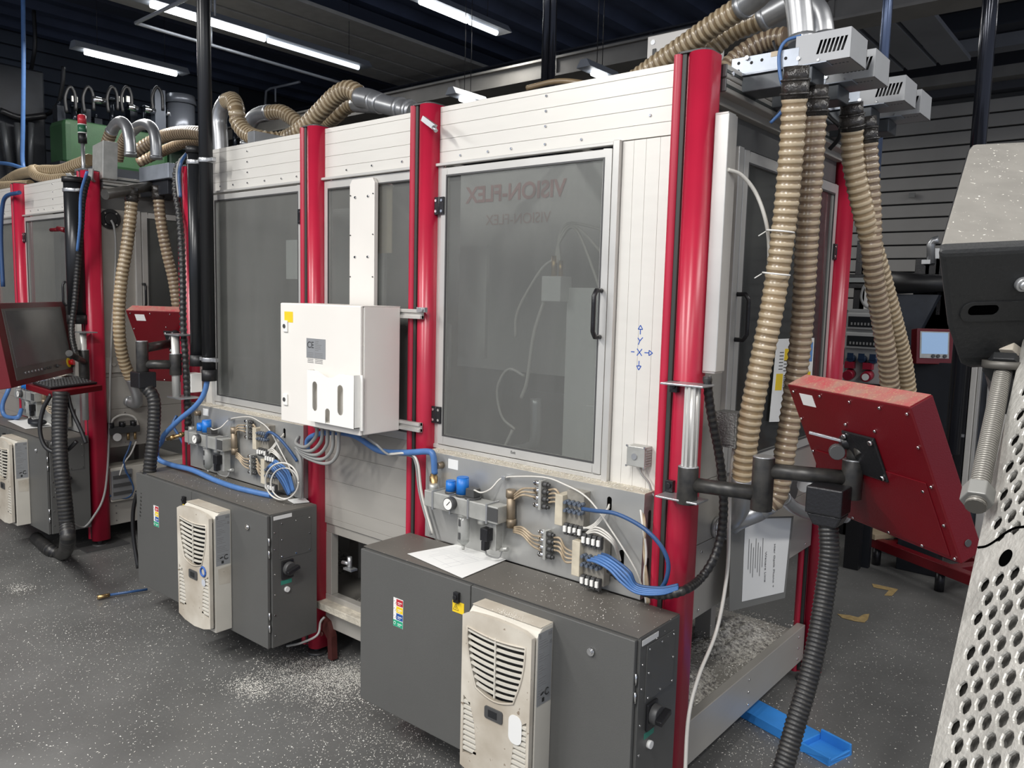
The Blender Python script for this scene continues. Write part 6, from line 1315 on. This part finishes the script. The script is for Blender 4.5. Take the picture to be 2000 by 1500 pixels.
# blue plastic ramp
Q = [at(1500, 1376, z=.03), at(1628, 1443, z=.03), at(1620, 1484, z=.03), at(1440, 1407, z=.03)]
t = thing('plastic_ramp', 'light blue plastic floor duct poking out from under the machine beam', 'plastic duct', Q[2])
ax = (Q[1]-Q[0]).normalized(); ac = V((-ax.y, ax.x, 0)); o_ = Q[2]; Wd = .155; Ld = 1.0
if (Q[0]-o_).dot(ac) < 0: ac = -ac
MB().obox(o_-ax*(Ld/2+.14)+ac*Wd/2+V((0, 0, -.015)), ax*(Ld/2), ac*Wd/2, V((0, 0, .015))).build('body', RAMP, t, .004)
b = MB()
b.obox(o_-ax*.07+ac*Wd/2+V((0, 0, -.027)), ax*.07, ac*Wd/2, V((0, 0, .003))); b.obox(o_-ax*.07+ac*.006+V((0, 0, -.012)), ax*.07, ac*.006, V((0, 0, .018))); b.obox(o_-ax*.07+ac*(Wd-.006)+V((0, 0, -.005)), ax*.07, ac*.006, V((0, 0, .025))); b.obox(o_-ax*.006+ac*Wd/2+V((0, 0, -.018)), ax*.006, ac*Wd/2, V((0, 0, .012)))
b.build('end_tray', RAMP, t, .003); MB().obox(o_-ax*(Ld/2+.14)+ac*.004+V((0, 0, .004)), ax*(Ld/2), ac*.004, V((0, 0, .008))).build('edge_rib', RAMP, t)

# ================================================================ FOREGROUND RIGHT: HOOD, THREADED RODS, PERFORATED SHEET
def dp(px, py, d): return at(px, py, d=d)
# hood: inclined dusty top, under-face painted dark for its shade; extruded to the right
ex = (dp(2000, 470, .80)-dp(1832, 478, .80)).normalized()
prof = [dp(1896, 283, 1.02), dp(1888, 292, 1.0), dp(1832, 477, .80), dp(1833, 492, .795), dp(1850, 640, .84), dp(1868, 700, .86), dp(1884, 716, .87), dp(1890, 718, 1.15), dp(1930, 300, 1.3)]
t = thing('machine_hood', 'dust-speckled grey hood with dark slotted underside, closest at the right edge', 'hood', prof[5])
L = .42; n_ = len(prof); vs = prof+[p_+ex*L for p_ in prof]
b = MB(); 
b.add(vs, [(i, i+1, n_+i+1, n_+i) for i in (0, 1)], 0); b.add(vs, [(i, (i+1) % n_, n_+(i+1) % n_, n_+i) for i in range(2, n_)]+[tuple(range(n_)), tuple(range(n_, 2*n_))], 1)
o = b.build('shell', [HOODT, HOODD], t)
bv = o.modifiers.new('bevel', 'BEVEL'); bv.width = .006; bv.segments = 3; bv.limit_method = 'ANGLE'; bv.angle_limit = .5
# slot and bolt on the under-face plane
def onface(px, py):   # intersect with plane through prof[3], prof[4], + ex
    nrm = (prof[4]-prof[3]).cross(ex).normalized(); q = ray(px, py); return CP+q*((prof[3]-CP).dot(nrm)/q.dot(nrm)), nrm
c0_, nf = onface(1900, 605); c1_, _ = onface(1938, 604)
if nf.dot(CP-c0_) < 0: nf = -nf
fx = (c1_-c0_).normalized(); fy = nf.cross(fx)
M = frameM(c0_+nf*.0008, fx, fy); L_ = (c1_-c0_).length; r_ = .0058
outl = [(L_+r_*math.cos(a), r_*math.sin(a)) for a in [-PI/2+PI*i/10 for i in range(11)]]+[(r_*math.cos(a), r_*math.sin(a)) for a in [PI/2+PI*i/10 for i in range(11)]]
outb = [(L_+.09+r_*1.9*math.cos(a), -.002+r_*1.9*math.sin(a)) for a in [-PI/2+PI*i/10 for i in range(11)]]+[(-.002+r_*1.9*math.cos(a), -.002+r_*1.9*math.sin(a)) for a in [PI/2+PI*i/10 for i in range(11)]]
plate2d(outb, [outl], .002, M, 'slot_plate', HOODD, t); plate2d(outl, [], .0006, M, 'slot', mat('slot_void', (.001, .001, .001), 1, spec=0), t)
c, _ = onface(1994, 553); MB().cyl(c, c+nf*.006, .0075, n=20).cyl(c+nf*.006, c+nf*.009, .0055, .004, 16).build('bolt', STEEL, t, .001)
# perforated sheet
p0, p1, p2_ = dp(2003, 640, .86), dp(1812, 1510, .62), dp(2060, 1500, .50)
# left edge direction and width direction (perpendicular, in the plane)
e1 = (p1-p0).normalized(); nrm = e1.cross(p2_-p1).normalized(); e2_ = nrm.cross(e1)
if e2_.dot(p2_-p1) < 0: e2_ = -e2_
if nrm.dot(CP-p0) < 0: nrm = -nrm
Ls = (p1-p0).length+.05; t = thing('perforated_sheet', 'galvanised perforated sheet leaning at the right edge, nearest thing in view', 'perforated sheet', p1)
pitch = .0185; rr = .0068; b = MB(); rows = int(Ls/(pitch*.87))+2; cols = 14; K = 10; th = .0022
def pt(u_, v_, w_=0): return p0+e1*u_+e2_*v_+nrm*w_
crack = .115
for i in range(rows):
    u0 = i*pitch*.87
    for j in range(cols):
        # parallelogram/stagger rows: each cell a rectangle holding one hole
        v0 = j*pitch+(pitch/2 if i % 2 else 0)+.012
        cu, cv_ = u0+pitch*.435, v0+pitch/2
        hole = not (-.024 < u0-.553*Ls < .012)
        cell = [(u0, v0), (u0, v0+pitch/2), (u0, v0+pitch), (u0+pitch*.435, v0+pitch), (u0+pitch*.87, v0+pitch), (u0+pitch*.87, v0+pitch/2), (u0+pitch*.87, v0), (u0+pitch*.435, v0)]
        if not hole: b.add([pt(u0, v0), pt(u0, v0+pitch), pt(u0+pitch*.87, v0+pitch), pt(u0+pitch*.87, v0)], [(0, 1, 2, 3)]); continue
        angs = [math.atan2(y-cv_, x-cu) for x, y in cell]
        ring0 = [pt(cu+rr*1.12*math.cos(a), cv_+rr*1.12*math.sin(a), .0) for a in angs]; ring1 = [pt(cu+rr*math.cos(a), cv_+rr*math.sin(a), -.0008) for a in angs]; ring2 = [pt(cu+rr*.95*math.cos(a), cv_+rr*.95*math.sin(a), -th) for a in angs]
        vs = [pt(x, y) for x, y in cell]+ring0+ring1+ring2; fs = []
        for k in range(8):
            k2_ = (k+1) % 8; fs += [(k, k2_, 8+k2_, 8+k), (8+k, 8+k2_, 16+k2_, 16+k), (16+k, 16+k2_, 24+k2_, 24+k)]
        b.add(vs, fs)
    # margin strip on the left edge
    vL = .012 if i % 2 == 0 else .012+pitch/2
    b.add([pt(u0, 0), pt(u0, vL), pt(u0+pitch*.87, vL), pt(u0+pitch*.87, 0)], [(0, 1, 2, 3)])
    b.add([pt(u0, 0), pt(u0, 0, -.012), pt(u0+pitch*.87, 0, -.012), pt(u0+pitch*.87, 0)], [(0, 1, 2, 3)])
b.build('punched_sheet', PERF, t, recalc=True)
uz = .553*Ls-.016; c_ = pt(uz+.026, .045, .0002)
MB().cyl(c_, c_+nrm*.0006, .008, n=20).build('big_hole', mat('slot_void', (.001, .001, .001), 1, spec=0), t)
MB().tube([pt(uz+.003*math.sin(k*1.3), .002+.012*k, .0003) for k in range(14)], .0011, 5, 4).build('wavy_seam', mat('slot_void', (.001, .001, .001), 1, spec=0), t)
MB().add([pt(0, 0, -.008), pt(0, .30, -.008), pt(Ls+.03, .30, -.008), pt(Ls+.03, 0, -.008)], [(0, 1, 2, 3)]).build('added_backing', mat('backing_pale', (.22, .215, .20), .35, .5, .35, 60, bump=.4, bscale=120), t, recalc=False)  # added pale sheet that gives the holes their bright bottoms
# threaded rods with nuts
def rod(A_, B_, r, label, nuts):
    t = thing('threaded_rod', label, 'threaded rod', B_, 'threaded rods beside the perforated sheet'); d_ = (B_-A_).normalized()
    MB().ribbed([A_, A_.lerp(B_, .5), B_], r, .0032, 14, .07).build('thread', [mat('thread_dark', (.10, .095, .085), .5, .4), mat('thread_light', (.22, .21, .19), .4, .4)], t)
    for k, w_, rr_, m in nuts: c = A_.lerp(B_, k); MB().cyl(c-d_*w_, c+d_*w_, rr_, n=6, sm=False).build('hex_nut', m, t, .001)
    return t
rod(dp(1985, 600, .90), dp(1955, 715, .86), .0105, 'short upper threaded rod under the hood with a pale nut and washer', [(.82, .007, .020, CREAM)])
rod(dp(1962, 715, .85), dp(1905, 990, .72), .0088, 'long lower threaded rod with a hex nut at its foot', [(.93, .0090, .0140, mat('nut_dull', (.20, .20, .19), .5, .3)), (.02, .006, .020, HOODD)])
c = dp(1963, 712, .85); t_ = single('flange_washer', MB().cyl(c+V((0, 0, -.004)), c+V((0, 0, .004)), .022, n=24), mat('thread_dark', (.10, .095, .085), .5, .4), 'dark round flange washer between the two threaded rods', 'washer')
single('cone_guard', MB().cyl(dp(1975, 722, .87), dp(1972, 790, .84), .026, .016, 18), HOODD, 'dark cone-shaped guard under the flange washer', 'guard')

# ================================================================ SWARF ON THE FLOOR AND LEDGES
random.seed(11)
PILES = [(at(1350, 1340, z=0), .22, 900), (at(490, 1345, z=0), .07, 1000), (at(640, 1330, z=0), .16, 4200), (at(690, 1320, z=0), .08, 1500), (at(560, 1320, z=0), .12, 900), (at(40, 1150, z=0), .06, 420), (at(700, 1450, z=0), .25, 700), (at(1430, 1450, z=0), .35, 1200), (at(800, 1480, z=0), .2, 500), (at(150, 1240, z=0), .3, 260), (at(1650, 1300, z=0), .5, 500), (at(560, 1270, z=0), .18, 260)]
def chip(b, x, y, z, s):
    a = random.uniform(0, 2*PI); e = s*random.uniform(.25, .6); ca, sa = math.cos(a), math.sin(a); h = random.uniform(.0006, .003)
    b.add([(x-ca*s, y-sa*s, z), (x+sa*e*.5, y-ca*e*.5, z+h), (x+ca*s, y+sa*s, z+h*.3), (x-sa*e, y+ca*e, z+h*1.3)], [(0, 1, 2, 3)])
b = MB()
for c, r, n in PILES:
    for i in range(n): chip(b, random.gauss(c.x, r), random.gauss(c.y, r*.7), .0006, random.uniform(.002, .0055))
n = 0
while n < 24000:
    x, y = random.uniform(-6.5, 3.2), random.uniform(-2.6, 3.0)
    if y > .05 and -3.2 < x < 0: continue
    dens = .25+.75*max(0, 1-abs(y+.5)/1.8)*(1 if x > -3.6 else .5)
    if x > .1 and y > .6: dens = .35
    if random.random() > dens: continue
    chip(b, x, y, .0006, random.uniform(.002, .0058)); n += 1
o = b.build('floor_swarf', SWARF, None, recalc=False); tag(o, 'white metal swarf scattered over the dark floor', 'swarf', kind='stuff')
b = MB()
def heap(cx, cy, z, rx, ry, h, seed):
    rnd = random.Random(seed); N = 14; vs = []; 
    for j in range(N+1):
        for i in range(N+1):
            u_, v_2 = -1+2*i/N, -1+2*j/N; d_ = max(0, 1-(u_*u_+v_2*v_2)); vs.append((cx+u_*rx+rnd.uniform(-1, 1)*rx*.03, cy+v_2*ry+rnd.uniform(-1, 1)*ry*.03, z+h*d_*(.6+.8*rnd.random())-.0005))
    b.add(vs, [(j*(N+1)+i, j*(N+1)+i+1, (j+1)*(N+1)+i+1, (j+1)*(N+1)+i) for j in range(N) for i in range(N)])
heap(-.30, .45, .25, .24, .30, .06, 1); heap(-.25, 1.1, .25, .22, .28, .06, 2); heap(-.7, .5, .25, .3, .35, .06, 3); heap(-1.75, .25, .25, .18, .18, .05, 4); heap(-2.6, .4, .25, .3, .25, .04, 5)
o = b.build('tray_swarf', SWARFD, None); tag(o, 'heaps of grey swarf lying in the tray under the machine', 'swarf', kind='stuff')
b = MB()
for i in range(6500):
    x = random.choice((random.uniform(-.55, -.03), random.uniform(-1.1, -.03))); y = random.uniform(.08, 1.35); chip(b, x, y, .29+random.uniform(-.03, .03), random.uniform(.003, .007))
for i in range(500): chip(b, random.uniform(-1.9, -1.35), random.uniform(.07, .4), .275+random.uniform(-.02, .02), random.uniform(.003, .006))
o = b.build('tray_chips', SWARF, None, recalc=False); tag(o, 'bright curls of swarf on the heaps in the open base of the machine', 'swarf', kind='stuff')
b = MB()
for i in range(260): chip(b, random.gauss(-.25, .18), random.uniform(-.33, -.1), .8215, random.uniform(.0015, .004))
for i in range(160): chip(b, random.uniform(-3.0, -1.95), random.uniform(-.33, -.1), .8215, random.uniform(.0015, .0035))
for i in range(120): chip(b, random.gauss(-.39, .03), random.gauss(-.42, .012), .787, random.uniform(.0015, .003))
for i in range(900):
    x = random.uniform(-1.14, -.09); chip(b, x, random.uniform(-.073, -.005), 1.199, random.uniform(.002, .005))
for i in range(700): chip(b, random.uniform(-3.1, -2.03), random.uniform(-.073, -.005), 1.199, random.uniform(.002, .005))
o = b.build('cabinet_swarf', SWARF, None, recalc=False); tag(o, 'fine white swarf on cabinet tops and the ledges of the pneumatic plates', 'swarf', kind='stuff')
